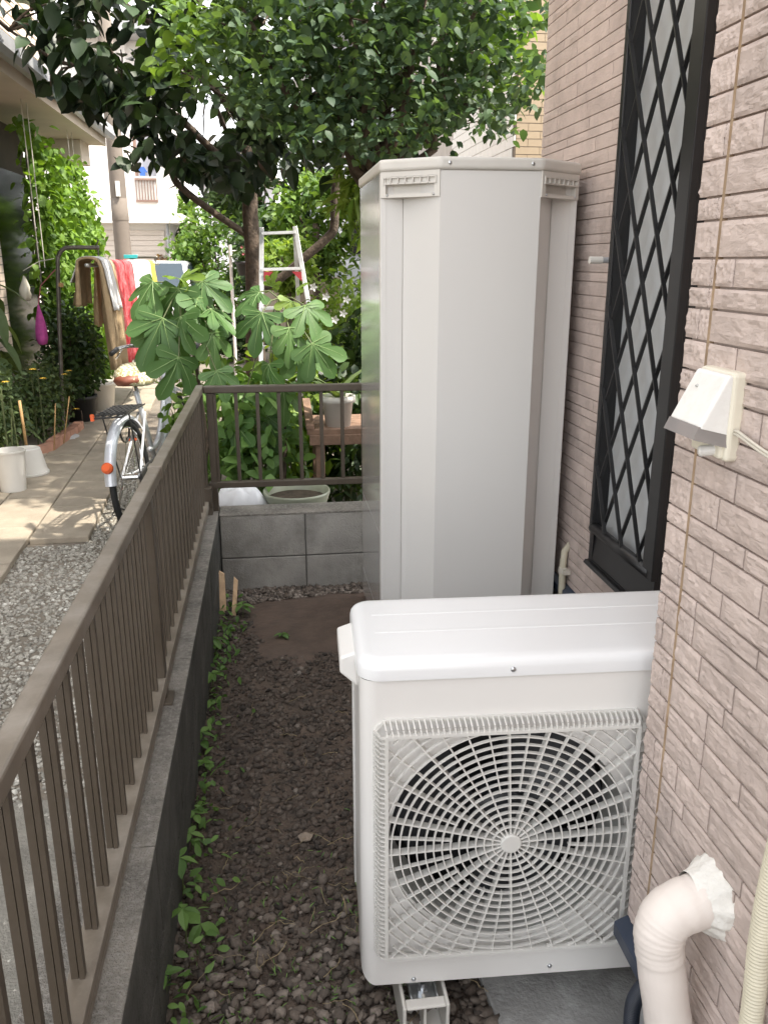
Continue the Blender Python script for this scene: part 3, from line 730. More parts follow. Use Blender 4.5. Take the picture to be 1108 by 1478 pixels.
def ring(r_, w_=.0024, d_=.006, n=96):
    arcs = []; q = MB(); flags = []
    for i in range(n): 
        a = 2*math.pi*i/n; flags.append(inside_gi(GC[0]+r_*math.cos(a), GC[1]+r_*math.sin(a)))
    def sec(a):
        c, s = math.cos(a), math.sin(a)
        return [(GC[0]+(r_+e)*c, GYF+f, GC[1]+(r_+e)*s) for e, f in ((-w_/2, 0), (w_/2, 0), (w_/2, d_), (-w_/2, d_))]
    for i in range(n):
        j = (i+1) % n
        if flags[i] and flags[j]:
            o = len(q.v); q.v += sec(2*math.pi*i/n)+sec(2*math.pi*(i+1)/n)
            q.f += [(o, o+1, o+5, o+4), (o+1, o+2, o+6, o+5), (o+2, o+3, o+7, o+6), (o+3, o, o+4, o+7)]
        elif q.f: arcs.append(q); q = MB()
    if q.f: arcs.append(q)
    if len(arcs) > 1 and flags[0] and flags[-1]: l_ = arcs.pop(); arcs[0].add(l_.v, l_.f)
    return arcs
r_ = .0185+.0145; k = 0
while r_ < .305:
    for q in ring(r_): hpb(q, 'grille_ring', 'grille', gr)
    r_ += .0149 if r_ < .2 else .0165; k += 1
def to_edge(a):
    c, s = math.cos(a), math.sin(a)
    return min([((GI[2] if c > 0 else GI[0])-GC[0])/c if abs(c) > 1e-6 else 9, ((GI[3] if s > 0 else GI[1])-GC[1])/s if abs(s) > 1e-6 else 9])-.001
for i in range(20):
    for a, r0, w_ in ((2*math.pi*i/20+.05, .016, .0029), (2*math.pi*(i+.5)/20+.05, .105, .0021)):
        r1 = to_edge(a); c, s = math.cos(a), math.sin(a)
        hpb(MB().bar((GC[0]+r0*c, GYF+(.008 if r0 < .05 else .0045), GC[1]+r0*s), (GC[0]+r1*c, GYF+(.008 if r0 < .05 else .0045), GC[1]+r1*s), w_, .015 if r0 < .05 else .008, up=(0, 1, 0)), 'grille_spoke', 'grille', gr)
hub = hpb(MB().tube([(GC[0], GYF+.008, GC[1]), (GC[0], GYF-.002, GC[1]), (GC[0], GYF-.004, GC[1])], [.0188, .0188, .0165], 28), 'grille_hub', 'grille', gr)

# plastic mounting blocks under the heat pump
def mount(loc, label):
    e = tag(empty('mounting_block', loc), label, 'mounting block', 'blocks under the heat pump')
    w, l, h = .088, .40, .088; t_ = .007
    MB().box((0, 0, 0), (t_, l, h)).box((w-t_, 0, 0), (w, l, h)).box((t_, 0, h-t_), (w-t_, .022, h)).box((t_, .075, h-t_), (w-t_, l, h))\
        .box((t_, .0, 0), (w-t_, l, t_)).box((w/2-.003, .012, t_), (w/2+.003, l, h-t_)).build('shell', 'plastic_white', e, bevel=.003)
    MB().box((.018, .022, h-.016), (w-.018, .075, h-.012)).box((.018, .022, h-.012), (.021, .075, h-.002)).box((w-.021, .022, h-.012), (w-.018, .075, h-.002)).build('bolt_plate', 'zinc', e)
    MB().tube([(w/2, .046, h-.014), (w/2, .046, h+.0087)], .005, 10).tube([(w/2, .046, h-.012), (w/2, .046, h-.004)], .010, 6).build('bolt', 'zinc', e)
    return e
mount((.196, 1.203, -.004), 'off-white hollow plastic block under the open end of the heat pump')
mount((.735, 1.205, .012), 'off-white plastic block under the heat pump behind the house corner')
pad = MB(); pts = [(.372, .6), (1.03, .6), (1.03, 2.0), (.39, 2.0), (.375, 1.7), (.392, 1.5), (.372, 1.33), (.384, 1.2), (.37, 1.05), (.38, .9)]
tag(pad.prism(pts, -.03, .012).build('concrete_pad', 'pad', bevel=.004), kind='structure')

# ================================================================== water tank
tk = tag(empty('water_tank', (.36, 2.78, 0)), 'tall pale grey hot water tank cabinet with chamfered front corners', 'water tank')
TO = Vector(tk.location)
def tp(mb, name, m, parent=tk, **k): mb.v = [tuple(Vector(p)-TO) for p in mb.v]; return mb.build(name, m, parent, **k)
X0, X1, YS, YB, YK = .360, 1.000, 2.780, 2.660, 3.38
LB, LT = 1.664, 1.700
body = [(X0+.003, YK), (X0+.003, YS+.004), (.432, YS+.004), (.527, YB+.004), (.838, YB+.004), (.914, YS+.004), (X1-.003, YS+.004), (X1-.003, YK)]
tp(MB().prism(body, .02, LB), 'cabinet_core', 'tank_trim')
def sheet(pts, z0, z1, name, m, th=.003, sm=False):   # folded sheet through XY points, visible side on the right of travel
    q = MB(); n = len(pts)
    for z in (z0, z1): q.v += [(x, y, z) for x, y in pts]
    q.f = [(i, i+1, n+i+1, n+i) for i in range(n-1)]
    o = tp(q, name, m); s = o.modifiers.new('thickness', 'SOLIDIFY'); s.thickness = th; s.offset = -1; return o
sheet([(.4325, YS+.001), (.5265, YB), (.8385, YB), (.9135, YS+.001)], .03, LB-.002, 'front_panel', 'tank')
sheet([(X0, YS+.03), (X0, YS+.003), (X0+.003, YS), (.4300, YS)], .03, LB-.002, 'corner_panel', 'tank')
sheet([(.916, YS), (X1-.003, YS), (X1, YS+.003), (X1, YS+.03)], .03, LB-.002, 'corner_panel', 'tank')
tp(MB().box((X0+.014, YS-.0015, .03), (X0+.0165, YS+.002, 1.588)).box((.975, YS-.0015, .03), (.9775, YS+.002, 1.588)), 'corner_bead', 'tank')
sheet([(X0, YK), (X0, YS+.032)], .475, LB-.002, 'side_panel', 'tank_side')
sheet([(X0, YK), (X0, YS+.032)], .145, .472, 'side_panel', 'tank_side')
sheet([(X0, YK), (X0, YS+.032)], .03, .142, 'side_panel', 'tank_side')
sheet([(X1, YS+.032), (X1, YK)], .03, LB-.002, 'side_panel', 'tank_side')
tp(MB().box((X0+.02, YS+.03, 0), (X0+.1, YK-.02, .03)).box((X1-.1, YS+.03, 0), (X1-.02, YK-.02, .03)), 'base_feet', 'zinc')
lid = tp(MB().prism([(X0-.006, YK+.006), (X0-.006, YS-.008), (.5225, YB-.010), (.8425, YB-.010), (X1+.006, YS-.008), (X1+.006, YK+.006)], LB, LT), 'lid', 'tank_trim', bevel=.010, seg=4)
smooth_by_angle(lid, 30)
for p in (onx(647, 231, 0), ): pass
for sx in (.552, .808): screw(tk, Vector((sx, YB-.010, 1.682))-TO, (0, -1, 0), .006)
def handle(p, q, name='grab_handle'):
    p, q = Vector((*p, 0)), Vector((*q, 0)); d = (q-p); L_ = d.length; d.normalize(); n_ = Vector((d.y, -d.x, 0))   # n_ points out
    zb = 1.589
    def bx(a, b, o0, o1, z0, z1, mb):
        P0 = p+d*(a*L_); P1 = p+d*(b*L_)
        vs = [P0+n_*o0, P1+n_*o0, P1+n_*o1, P0+n_*o1]
        mb.add([(v.x, v.y, z) for z in (z0, z1) for v in vs], [(0,1,2,3),(7,6,5,4),(0,4,5,1),(1,5,6,2),(2,6,7,3),(3,7,4,0)]); return mb
    pl = MB(); bx(0, 1, -.030, -.0265, zb, LB, pl); bx(0, .09, -.027, 0, zb, LB, pl); bx(.91, 1, -.027, 0, zb, LB, pl); bx(.09, .91, -.027, 0, zb, zb+.010, pl); bx(.09, .91, -.027, 0, LB-.014, LB, pl)
    o = tp(pl, name, 'tank_trim')
    g = MB(); bx(.06, .94, .0, .004, 1.645, 1.649, g); bx(.06, .94, .0, .004, 1.627, 1.631, g); bx(.06, .94, -.008, -.004, 1.627, 1.649, g)
    for k in range(8): a = .06+.88*k/7; bx(a-.008, a+.008, -.004, .004, 1.627, 1.649, g)
    tp(g, 'grip_bar', 'tank_trim', o)
    g.v = g.v
    for a in (.12, .90): 
        c = p+d*(a*L_)-TO+Vector((0, 0, zb+.007)); s = screw(tk, c+n_*.0005, n_, .004, 'zinc')
handle((X0-.001, YS-.0025), (.5235, YB-.003)); handle((.8415, YB-.003), (X1+.001, YS-.0025))

# small conduit behind the tank, on the window wall
cd = tag(empty('conduit', (1.02, 2.84, 0)), 'short cream conduit clipped to the wall beside the tank', 'conduit')
q = MB(); pth = [(1.023, 2.745, .0), (1.024, 2.745, .17), (1.020, 2.75, .25), (1.022, 2.76, .34), (1.028, 2.765, .395), (1.05, 2.77, .42)]
q.tube([tuple(Vector(p)-Vector(cd.location)) for p in pth], .0125, 12); q.build('tube', 'hose', cd, True)
MB().lathe([(.0135, -.012), (.016, -.010), (.016, .010), (.0135, .012)], 14, (.002, -.082, .325)).box((-.004, -.115, .317), (.02, -.09, .333)).build('clip', 'cable', cd)

# ================================================================== sensor light on the wall
lp = tag(empty('wall_lamp', (LX, 1.03, 1.2)), 'white sensor lamp with a sloping hood screwed to the brick siding', 'wall lamp')
LO = Vector(lp.location)
def lpp(mb, name, m, **k): mb.v = [tuple(Vector(p)-LO) for p in mb.v]; return mb.build(name, m, lp, **k)
yr, yl = 1.008, 1.092
lpp(MB().box((LX+.004, yr-.003, 1.147), (.583, yl+.003, 1.264)), 'back_box', 'lampc', bevel=.006, seg=3)
b = MB(); hx, bx_ = .545, .586
b.add([(bx_, yr, 1.260), (bx_-.009, yr, 1.261), (hx, yr, 1.196), (hx, yr, 1.193), (bx_, yr, 1.183), (bx_, yl, 1.260), (bx_-.009, yl, 1.261), (hx, yl, 1.196), (hx, yl, 1.193), (bx_, yl, 1.183)],
      [(0, 1, 2, 3, 4), (9, 8, 7, 6, 5), (0, 5, 6, 1), (1, 6, 7, 2), (2, 7, 8, 3), (4, 9, 5, 0)])
lpp(b, 'hood', 'lampw', bevel=.007, seg=3)
b = MB()
b.add([(hx-.001, yr+.001, 1.195), (hx-.001, yl-.001, 1.195), (hx-.007, yl+.002, 1.178), (hx-.007, yr-.001, 1.178), (bx_, yr+.001, 1.184), (bx_, yr-.001, 1.166)],
      [(0, 1, 2, 3), (0, 3, 5, 4)])
o = lpp(b, 'diffuser_skirt', 'smoked'); s = o.modifiers.new('thickness', 'SOLIDIFY'); s.thickness = .002
lpp(MB().box((bx_+.002, yr+.004, 1.150), (bx_-.008, yl-.002, 1.174)), 'lower_plate', 'lampc', bevel=.004, seg=3)
lpp(MB().tube([(.583, 1.028, 1.160), (.564, 1.034, 1.157)], .0075, 14).tube([(.564, 1.034, 1.157), (.561, 1.035, 1.1565)], [.0075, .0055], 14), 'sensor', 'grille', smooth=False)
lpp(MB().tube([(.5655, yl-.026, 1.2385), (.568, yl-.026, 1.2405)], .0030, 10), 'screw_hole', 'shroud')
cp = [(.592, 1.012, 1.186), (.590, .99, 1.186), (.587, .965, 1.183), (.586, .935, 1.178), (.588, .915, 1.174), (.588, .85, 1.177)]
lpp(MB().tube(cp, .0021, 8).tube([(x, y+.0005, z+.004) for x, y, z in cp], .0021, 8), 'flex_cord', 'cable', smooth=True)

# ================================================================== wrapped pipe, hoses
def catmull(pts, n=8):
    P_ = [Vector(p) for p in pts]; out = []
    for i in range(len(P_)-1):
        a, b, c, d = P_[max(i-1, 0)], P_[i], P_[i+1], P_[min(i+2, len(P_)-1)]
        for k in range(n):
            t = k/n; out.append(.5*((2*b)+(c-a)*t+(2*a-5*b+4*c-d)*t*t+(3*b-a-3*c+d)*t**3))
    out.append(P_[-1]); return out
pp = tag(empty('wrapped_pipe', (.53, .92, 0)), 'cream tape-wrapped pipe bending out of the wall and down beside the heat pump', 'pipe')
def off(o, pts): return [tuple(Vector(p)-Vector(o.location)) for p in pts]
ctl = [(.63, .925, .530), (.60, .925, .529), (.572, .924, .525), (.546, .923, .517), (.528, .921, .505), (.519, .919, .480), (.522, .916, .445), (.533, .912, .38), (.547, .910, .30), (.560, .91, .16), (.566, .915, -.02)]
rc = [.037, .0375, .0375, .037, .0365, .0355, .034, .0335, .034, .035, .035]
pth = catmull(off(pp, ctl), 14); rad = []
for i, p in enumerate(pth):
    t = i/14; k = min(int(t), len(rc)-2); f = t-k
    base = rc[k]*(1-f)+rc[k+1]*f
    wr = .00035*math.sin(i*.55+.8*math.sin(i*.23)) + (.0005*math.sin(i*1.9+math.sin(i*.7)) if 4.2 < t < 6.2 else 0); rad.append(base+wr)
MB().tube(pth, rad, 28).build('wrapping', 'pipe', pp, True)
# putty collar: ragged cone against the wall
b = MB(); n = 72; rr = np.random.default_rng(5)
prof = [(.0385, -.034, 0), (.0425, -.022, .0015), (.050, -.011, .004), (.054, -.005, .004), (.058, .001, .005), (.061, .009, .006)]
for r0, x_, j in prof:
    for k in range(n):
        t = 2*math.pi*k/n; e = r0+j*(.55*math.sin(3*t+1+r0*90)+.4*math.sin(7*t+r0*200)+.35*math.sin(13*t+2)+.3*rr.uniform(-1, 1))
        b.v.append((LX+x_-.004-.53, .925+e*.90*math.cos(t)-.92+.003, .526+e*1.0*math.sin(t)))
for i in range(len(prof)-1): b.f += [(i*n+k, i*n+(k+1) % n, (i+1)*n+(k+1) % n, (i+1)*n+k) for k in range(n)]
b.build('putty_collar', 'putty', pp, True)
def ribbed(pts, r, pitch, n=12, amp=.16, per=6):
    P_ = catmull(pts, 40); L_ = [0]
    for a, c in zip(P_[:-1], P_[1:]): L_.append(L_[-1]+(c-a).length)
    tot = L_[-1]; m_ = int(tot/pitch*per); out = []; rs = []
    for i in range(m_+1):
        s = tot*i/m_; k = max(0, min(len(P_)-2, int(np.searchsorted(L_, s)-1))); f = (s-L_[k])/max(1e-6, L_[k+1]-L_[k])
        out.append(P_[k].lerp(P_[k+1], f)); rs.append(r*(1-amp/2+amp*(.5+.5*math.cos(2*math.pi*i/per))**.6))
    return MB().tube(out, rs, n)
hs_ = empty('corrugated_hose', (.58, .79, 0)); tag(hs_, 'cream corrugated drain hose hanging against the brick siding', 'hose')
ribbed(off(hs_, [(.585, .765, .88), (.583, .782, .74), (.581, .788, .60), (.580, .780, .46), (.578, .778, .2), (.57, .79, 0)]), .0135, .0052, 14).build('corrugation', 'hose', hs_, True)
dh = empty('corrugated_hose', (.57, 1.04, 0)); tag(dh, 'dark navy corrugated hose running down behind the wrapped pipe', 'hose')
ribbed(off(dh, [(.59, 1.00, .33), (.572, 1.01, .30), (.562, 1.035, .25), (.560, 1.05, .19), (.563, 1.04, .10), (.566, 1.03, -.01)]), .0125, .0042, 12).build('corrugation', 'dark_hose', dh, True)

# ================================================================== left-hand house: deep eave, dark rooms, brick pier, vine screen
lh = tag(empty('eaved_house', (-2.6, 7.5, 0)), 'house with a deep cream eave and grey gutter above the vine screen', 'house')
LHO = Vector(lh.location)
def lhp(mb, name, m, parent=lh, **k): mb.v = [tuple(Vector(p)-LHO) for p in mb.v]; return mb.build(name, m, parent, **k)
EX = -1.70; EY0, EY1 = 1.0, 10.35
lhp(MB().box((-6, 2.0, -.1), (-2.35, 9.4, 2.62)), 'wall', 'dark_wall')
lhp(MB().box((-6.2, EY0, 2.62), (EX-.03, EY1, 2.66)), 'soffit', 'eave')
lhp(MB().box((EX-.03, EY0, 2.615), (EX-.004, EY1, 2.80)), 'fascia', 'eave')
g_ = MB(); pts = [(EX+.0, 2.80), (EX+.0, 2.705), (EX+.03, 2.680), (EX+.08, 2.680), (EX+.105, 2.72), (EX+.108, 2.80), (EX+.10, 2.80), (EX+.096, 2.73), (EX+.075, 2.692), (EX+.034, 2.692), (EX+.010, 2.71), (EX+.010, 2.80)]
lhp(g_.prismy([(x-.004, z) for x, z in pts], EY0, EY1+.02), 'gutter', 'gutter')
for k in range(5): lhp(MB().box((EX-.004, 3.2+k*1.5, 2.74), (EX+.108, 3.22+k*1.5, 2.746)), 'gutter_bracket', 'gutter')
# lean-to roof above the eave, in courses of flat tiles
for k in range(9):
    xa, za_ = EX+.02-k*.22, 2.80+k*.10
    lhp(MB().add([(xa, EY0, za_), (xa, EY1+.05, za_), (xa-.25, EY1+.05, za_+.112), (xa-.25, EY0, za_+.112), (xa, EY0, za_+.03), (xa, EY1+.05, za_+.03), (xa-.25, EY1+.05, za_+.142), (xa-.25, EY0, za_+.142)],
        [(0, 3, 2, 1), (4, 5, 6, 7), (0, 1, 5, 4), (1, 2, 6, 5), (2, 3, 7, 6), (3, 0, 4, 7)]), 'roof_course', 'stucco_beige')
up_ = lhp(MB().box((-6, 1.5, 3.3), (-2.30, 10.2, 6.2)), 'upper_wall', 'stucco_beige')
for k in range(30): lhp(MB().box((-2.30, 1.5, 3.32+k*.095), (-2.285, 10.2, 3.40+k*.095)), 'siding_board', 'stucco_beige', up_)
lhp(MB().box((-2.40, 9.85, 2.40), (-1.88, 10.30, 2.62)), 'end_beam', 'eave', bevel=.006)
lhp(MB().box((-2.352, 6.35, .35), (-2.32, 7.25, 2.2)), 'glass_door', 'dark_glass')
lhp(MB().box((-2.352, 8.0, .35), (-2.32, 9.2, 2.2)), 'glass_door', 'dark_glass')
pier = lhp(MB().box((-2.44, 7.32, 0), (-2.19, 7.70, 2.62)), 'pier', 'mortar')
for k in range(40):
    z = .004+k*.0653
    for j in range(2):
        a = 7.317+(j*.19 if k % 2 == 0 else j*.19-.0)
        lhp(MB().box((-2.443, a+.002, z), (-2.187, a+.186, z+.058)), 'brick', 'stucco_beige', pier)

# vine screen hung from the eave
vs_ = tag(empty('vine_screen', (-1.9, 8.4, 0)), 'tall green climbing vine screen hanging on cords below the eave', 'vine')
n = 11500
yy = rng.uniform(7.95, 10.1, n); zz = rng.uniform(.15, 2.35, n)
lim = 2.55-.10*(yy-7.0)**1.4+.15*np.sin(yy*5)
k = zz < np.clip(lim, 1.5, 2.5)
thin = rng.uniform(0, 1, n) < np.where(zz > 1.9, .6, 1)
k &= thin
pts = np.stack([-1.86+.05*rng.normal(size=n)+.03*np.sin(yy*6+zz*4), yy, zz], 1)[k]-np.array(vs_.location)
foliage('foliage', pts, .066, 'vine', vs_, tpl=LEAF_WIDE, up=.3, droop=.8)
n = 420; yy = rng.uniform(7.8, 8.4, n); zz = rng.uniform(.9, 2.55, n)
foliage('shaded_foliage', np.stack([-1.96+.05*rng.normal(size=n), yy, zz], 1)-np.array(vs_.location), .09, 'vine', vs_, tpl=LEAF_WIDE, up=.3, droop=.8)
for ya_, zl in ((7.55, 1.35), (7.72, 1.35), (9.15, 1.6), (9.35, 1.6)):
    MB().tube(off(vs_, [(-1.86, ya_, 2.62), (-1.87, ya_+.05, zl)]), .004, 5).build('cord', 'cable', vs_)
MB().tube(off(vs_, [(-1.95, 7.9, .02), (-1.95, 7.9, 2.3)]), .012, 6).build('support_cane', 'steel_pole', vs_)
MB().tube(off(vs_, [(-1.9, 9.9, .02), (-1.9, 9.9, 1.9)]), .012, 6).build('support_cane', 'steel_pole', vs_)

# broad-leaved pot plant by the pier
bl = tag(empty('broad_leaved_plant', (-1.98, 6.55, 0)), 'tall plant with long broad drooping leaves beside the brick pier', 'plant')
MB().tube([(0, 0, 0), (.02, 0, .5), (.0, .03, 1.25)], [.014, .011, .006], 6).build('stem', 'green_stem', bl)
lf = leaf_tpl(.34, .12, .45, 4)
for k in range(22):
    z = .25+1.05*k/22; a = k*2.4
    me = bpy.data.meshes.new('leaf'); me.from_pydata([tuple(.30*c for c in v) for v in lf[0]], [], lf[1]); me.materials.append(M['mum'])
    at = me.attributes.new('shade', 'FLOAT', 'FACE'); at.data.foreach_set('value', [random.uniform(.2, 1)]*len(me.polygons))
    o = obj('leaf', me, bl); o.location = (.01, .01, z); o.rotation_euler = (random.uniform(-.2, .2), random.uniform(.1, .9), a)

# flower bed with brick edging, stakes
bed = tag(empty('flower_bush', (-1.95, 6.3, 0)), 'dense dark leafy chrysanthemum bush behind the red brick edging', 'bush')
c = np.concatenate([blob_points(1900, (-2.15, 5.55, .36), (.30, .42, .33), .3), blob_points(2400, (-2.02, 6.35, .40), (.27, .5, .38), .3), blob_points(1500, (-1.78, 7.0, .36), (.20, .42, .34), .3)])
c = c[c[:, 2] > .03]-np.array(bed.location)
foliage('foliage', c, .045, 'mum', bed, tpl=LEAF, up=.4)
for k in range(26):
    x_, y_ = random.uniform(-2.2, -1.72), random.uniform(5.3, 7.2)
    MB().tube(off(bed, [(x_, y_, 0), (x_+random.uniform(-.05, .05), y_+random.uniform(-.05, .05), random.uniform(.4, .7))]), .004, 5).build('stem', 'green_stem', bed)
for (px, py, Y) in ((47, 533, 5.9), (8, 551, 5.5), (110, 590, 6.6), (93, 540, 6.5), (100, 535, 6.7), (62, 546, 5.9)):
    p = ony(px, py, Y)-Vector(bed.location)
    q = MB()
    for j in range(8):
        a = j*math.pi/4; q.add([p+Vector((0, 0, .006)), p+Vector((.018*math.cos(a-.3), .018*math.sin(a-.3), .003)), p+Vector((.026*math.cos(a), .026*math.sin(a), 0)), p+Vector((.018*math.cos(a+.3), .018*math.sin(a+.3), .003))], [(0, 1, 2, 3)])
    q.build('flower', 'petal_yellow', bed)
b2 = tag(empty('flower_bush', (-1.72, 7.7, 0)), 'dark green bush with upright stems beside the black pot', 'bush')
c = blob_points(2600, (-1.72, 7.75, .62), (.26, .5, .5), .3); c = c[c[:, 2] > .25]-np.array(b2.location)
foliage('foliage', c, .06, 'dark_bush', b2, up=.4)
for k in range(8): MB().tube(off(b2, [(-1.72+random.uniform(-.1, .1), 7.7+random.uniform(-.2, .2), .0), (-1.72+random.uniform(-.15, .15), 7.7+random.uniform(-.3, .3), .8)]), .006, 5).build('stem', 'bark', b2)
edging = tag(empty('brick_edging', (-1.66, 6.6, 0)), 'row of low red bricks edging the flower bed', 'edging')
e0, e1, e2 = onz(20, 672, 0), onz(75, 655, 0), onz(117, 624, 0)
bk = MB().box((-.10, -.035, 0), (.10, .035, .10)).mesh('brick', 'terracotta')
def lay(a, b):
    d = b-a; n_ = max(1, round(d.length/.205))
    for i in range(n_):
        p = a.lerp(b, (i+.5)/n_); o = obj('brick', bk, edging); o.location = p-Vector(edging.location)+Vector((random.uniform(-.005, .005), 0, -.008))
        o.rotation_euler = (0, 0, math.atan2(d.y, d.x)+random.uniform(-.05, .05)); o.scale = (1, 1, random.uniform(.9, 1.15))
lay(e0, e1); lay(e1, e2)
def stake(px0, py0, px1, py1, Y, label, r=.0045):
    a = ony(px0, py0, Y); b_ = ony(px1, py1, Y); b_.z = max(b_.z, 0)
    o = tag(MB().tube([(0, 0, 0), tuple(a-b_)], r, 7).build('bamboo_stake', 'bamboo', None, True), label, 'stake', 'stakes in the flower bed'); o.location = b_; return o
stake(28, 578, 39, 648, 5.85, 'thick tan bamboo stake behind the upturned white pail', .010)
stake(80, 582, 78, 650, 6.2, 'thin bamboo stake inside the brick edging')
stake(100, 572, 92, 640, 6.45, 'slanting thin bamboo stake beside the black pot')

# pails and pots
def pail(loc, r0, r1, h, label, upside=False, m='plastic_white', name='pail', grp='pails on the slab path'):
    o = empty(name, loc); tag(o, label, name.split('_')[-1], grp)
    if upside: MB().lathe([(r1+.008, 0), (r1+.008, .012), (r1, .014), (r0, h-.006), (r0-.008, h), (0, h)], 32).build('body', m, o, True)
    else: MB().lathe([(0, .004), (r0, 0), (r1, h-.014), (r1+.006, h-.012), (r1+.006, h), (r1-.003, h), (r0-.004, .008), (0, .010)], 32).build('body', m, o, True)
    smooth_by_angle(o.children[0], 35) if o.children else None
    return o
bpy.context.view_layer.update()
pail(onz(20, 707, .035), .074, .093, .255, 'tall white plastic pail standing upright on the slab path')
pail(onz(42, 683, .035), .088, .122, .175, 'upturned white plastic pail beside the tall pail', True)
def pot(name, loc, r0, r1, h, m, label, grp=None, soil=True):
    o = tag(empty(name, loc), label, 'pot', grp)
    MB().lathe([(0, 0), (r0, 0), (r1, h-.03), (r1+.012, h-.03), (r1+.012, h), (r1-.005, h), (r1-.012, h-.03)], 28).build('body', m, o, True)
    if soil: MB().lathe([(0, h-.02), (r1-.006, h-.03)], 24).build('soil', 'soil', o)
    return o
pot('plant_pot', onz(119, 612, 0), .11, .14, .26, 'plastic_black', 'black plastic pot at the end of the brick edging')
pot('plant_pot', onz(139, 602, 0)+Vector((0, .25, 0)), .12, .15, .30, 'plastic_white', 'off-white pot behind the black plastic pot')
o = pail((-2.02, 5.05, 0), .09, .11, .30, 'blue and white bucket at the edge of the flower bed', m='lampw', name='bucket', grp=None)

# ================================================================== laundry
def arch(pts, r, label, extra=None):
    b0 = Vector(pts[0]); o = tag(empty('laundry_stand', (b0.x, b0.y, 0)), label, 'laundry stand', 'laundry stands')
    MB().tube(off(o, catmull(pts, 8)), r, 8).build('tube', 'steel_pole', o, True)
    MB().lathe([(0, .05), (.10, .05), (.16, .02), (.16, 0)], 20).build('base', 'foundation', o)
    return o
a_ = [(-1.69, 7.0, 0.0), (-1.64, 7.0, .7), (-1.59, 7.0, 1.36), (-1.575, 7.0, 1.44), (-1.54, 7.0, 1.485), (-1.48, 7.0, 1.50), (-1.27, 7.0, 1.50)]
s1 = arch(a_, .016, 'bent steel laundry stand with an orange band by the flower bed')
MB().tube(off(s1, [(-1.30, 7.0, 1.50), (-1.27, 7.0, 1.555)]), .006, 6).build('hook', 'steel_pole', s1)
MB().tube(off(s1, [(-1.583, 7.0, 1.21), (-1.579, 7.0, 1.24)]), .02, 8).build('band', 'bamboo', s1)
s2 = arch([(-1.56, 10.2, 0), (-1.56, 10.2, 1.2), (-1.55, 10.2, 1.36), (-1.50, 10.2, 1.43), (-1.42, 10.2, 1.445), (-1.22, 10.2, 1.445)], .016, 'bent steel laundry stand beyond the hanging white sheet')
MB().tube(off(s2, [(-1.25, 10.2, 1.44), (-1.25, 10.2, 1.36)]), .008, 6).build('hook', 'steel_pole', s2)
ln = tag(empty('laundry_pole', (-1.28, 8.2, 1.37)), 'long pole carrying the towels between the two laundry stands', 'pole')
MB().tube(off(ln, [(-1.29, 6.55, 1.372), (-1.24, 10.4, 1.372)]), .014, 8).build('tube', 'alu', ln, True)
for y_, x_, zt in ((7.0, -1.28, 1.49), (10.2, -1.245, 1.437)): MB().tube(off(ln, [(x_, y_, 1.372), (x_, y_, zt)]), .005, 6).build('hanger', 'steel_pole', ln)
def drape(name, y0, y1, xf, zf, zb, m, label, r=.03, cat='towel', back=None, wave=.02, th=.006, cols=18, m2=None, gap=.02):
    """cloth over the pole at X~-1.28: front side faces +X and reaches down to zf, back side to zb"""
    o = tag(empty(name, (-1.28, (y0+y1)/2, 1.38)), label, cat, 'laundry on the pole')
    prof = []
    for k in range(13): prof.append(('f', k/12))
    q = MB(); rows = []
    top = 1.388
    path_ = [(r+gap*(1-t)+.01, zf+(top-r*.4-zf)*t) for t in np.linspace(0, 1, 11)] + [(r*math.cos(R(a)), top+r*.5*math.sin(R(a))) for a in range(20, 180, 20)] + [(-r-gap*(1-t)-.005, zb+(top-r*.4-zb)*t) for t in np.linspace(1, 0, 11)]
    for j in range(cols+1):
        t = j/cols; y = y0+(y1-y0)*t
        for (x_, z_) in path_:
            d = max(0, top-z_); wv = wave*math.sin(t*13+2*math.sin(t*3)+y0)*min(1, d*3)+wave*.4*math.sin(t*31+z_*4)*min(1, d*3)
            q.v.append((x_+wv, y-(y0+y1)/2+.02*math.sin(z_*7+y0)*d, z_-1.38+.012*math.sin(t*9)*min(1, d*2)))
    n_ = len(path_)
    q.f = [(j*n_+i, j*n_+i+1, (j+1)*n_+i+1, (j+1)*n_+i) for j in range(cols) for i in range(n_-1)]
    c_ = q.build('cloth', m, o, True); s = c_.modifiers.new('thickness', 'SOLIDIFY'); s.thickness = th; s.offset = 0
    return o
drape('blanket', 6.55, 7.02, 0, .60, 1.08, 'blanket', 'tan blanket folded over the near end of the laundry pole', r=.075, cat='blanket', wave=.03, th=.016, gap=.03)
drape('towel', 6.60, 6.92, 0, 1.05, 1.25, 'towel_white', 'grey white towel laid over the tan blanket', r=.094, wave=.012, gap=.045)
drape('towel', 7.06, 7.32, 0, .50, .9, 'towel_tan', 'beige towel beside the tan blanket', r=.05, wave=.02)
drape('towel', 7.35, 7.80, 0, .56, .9, 'towel_red', 'first red patterned towel next to the beige towel', r=.045)
drape('towel', 7.84, 8.24, 0, .56, .9, 'towel_red', 'second red patterned towel next to the white sheet', r=.045)
drape('sheet', 8.30, 9.55, 0, .45, .7, 'towel_white', 'large white sheet at the far end of the laundry pole', cat='sheet', r=.045, wave=.03)
drape('cloth', 9.65, 9.95, 0, .95, 1.0, 'towel_yellow', 'small yellow cloth beyond the white sheet', cat='cloth', r=.04)
pg = tag(empty('peg_hanger', (-1.50, 10.2, 1.45)), 'turquoise plastic peg hanger on the far laundry stand', 'hanger')
MB().box((-.09, -.02, -.02), (.06, .02, .02)).build('clip_bar', 'cyan', pg, bevel=.004)
MB().tube([(0, 0, -.02), (.03, 0, -.28)], .008, 6).build('strap', 'towel_white', pg)
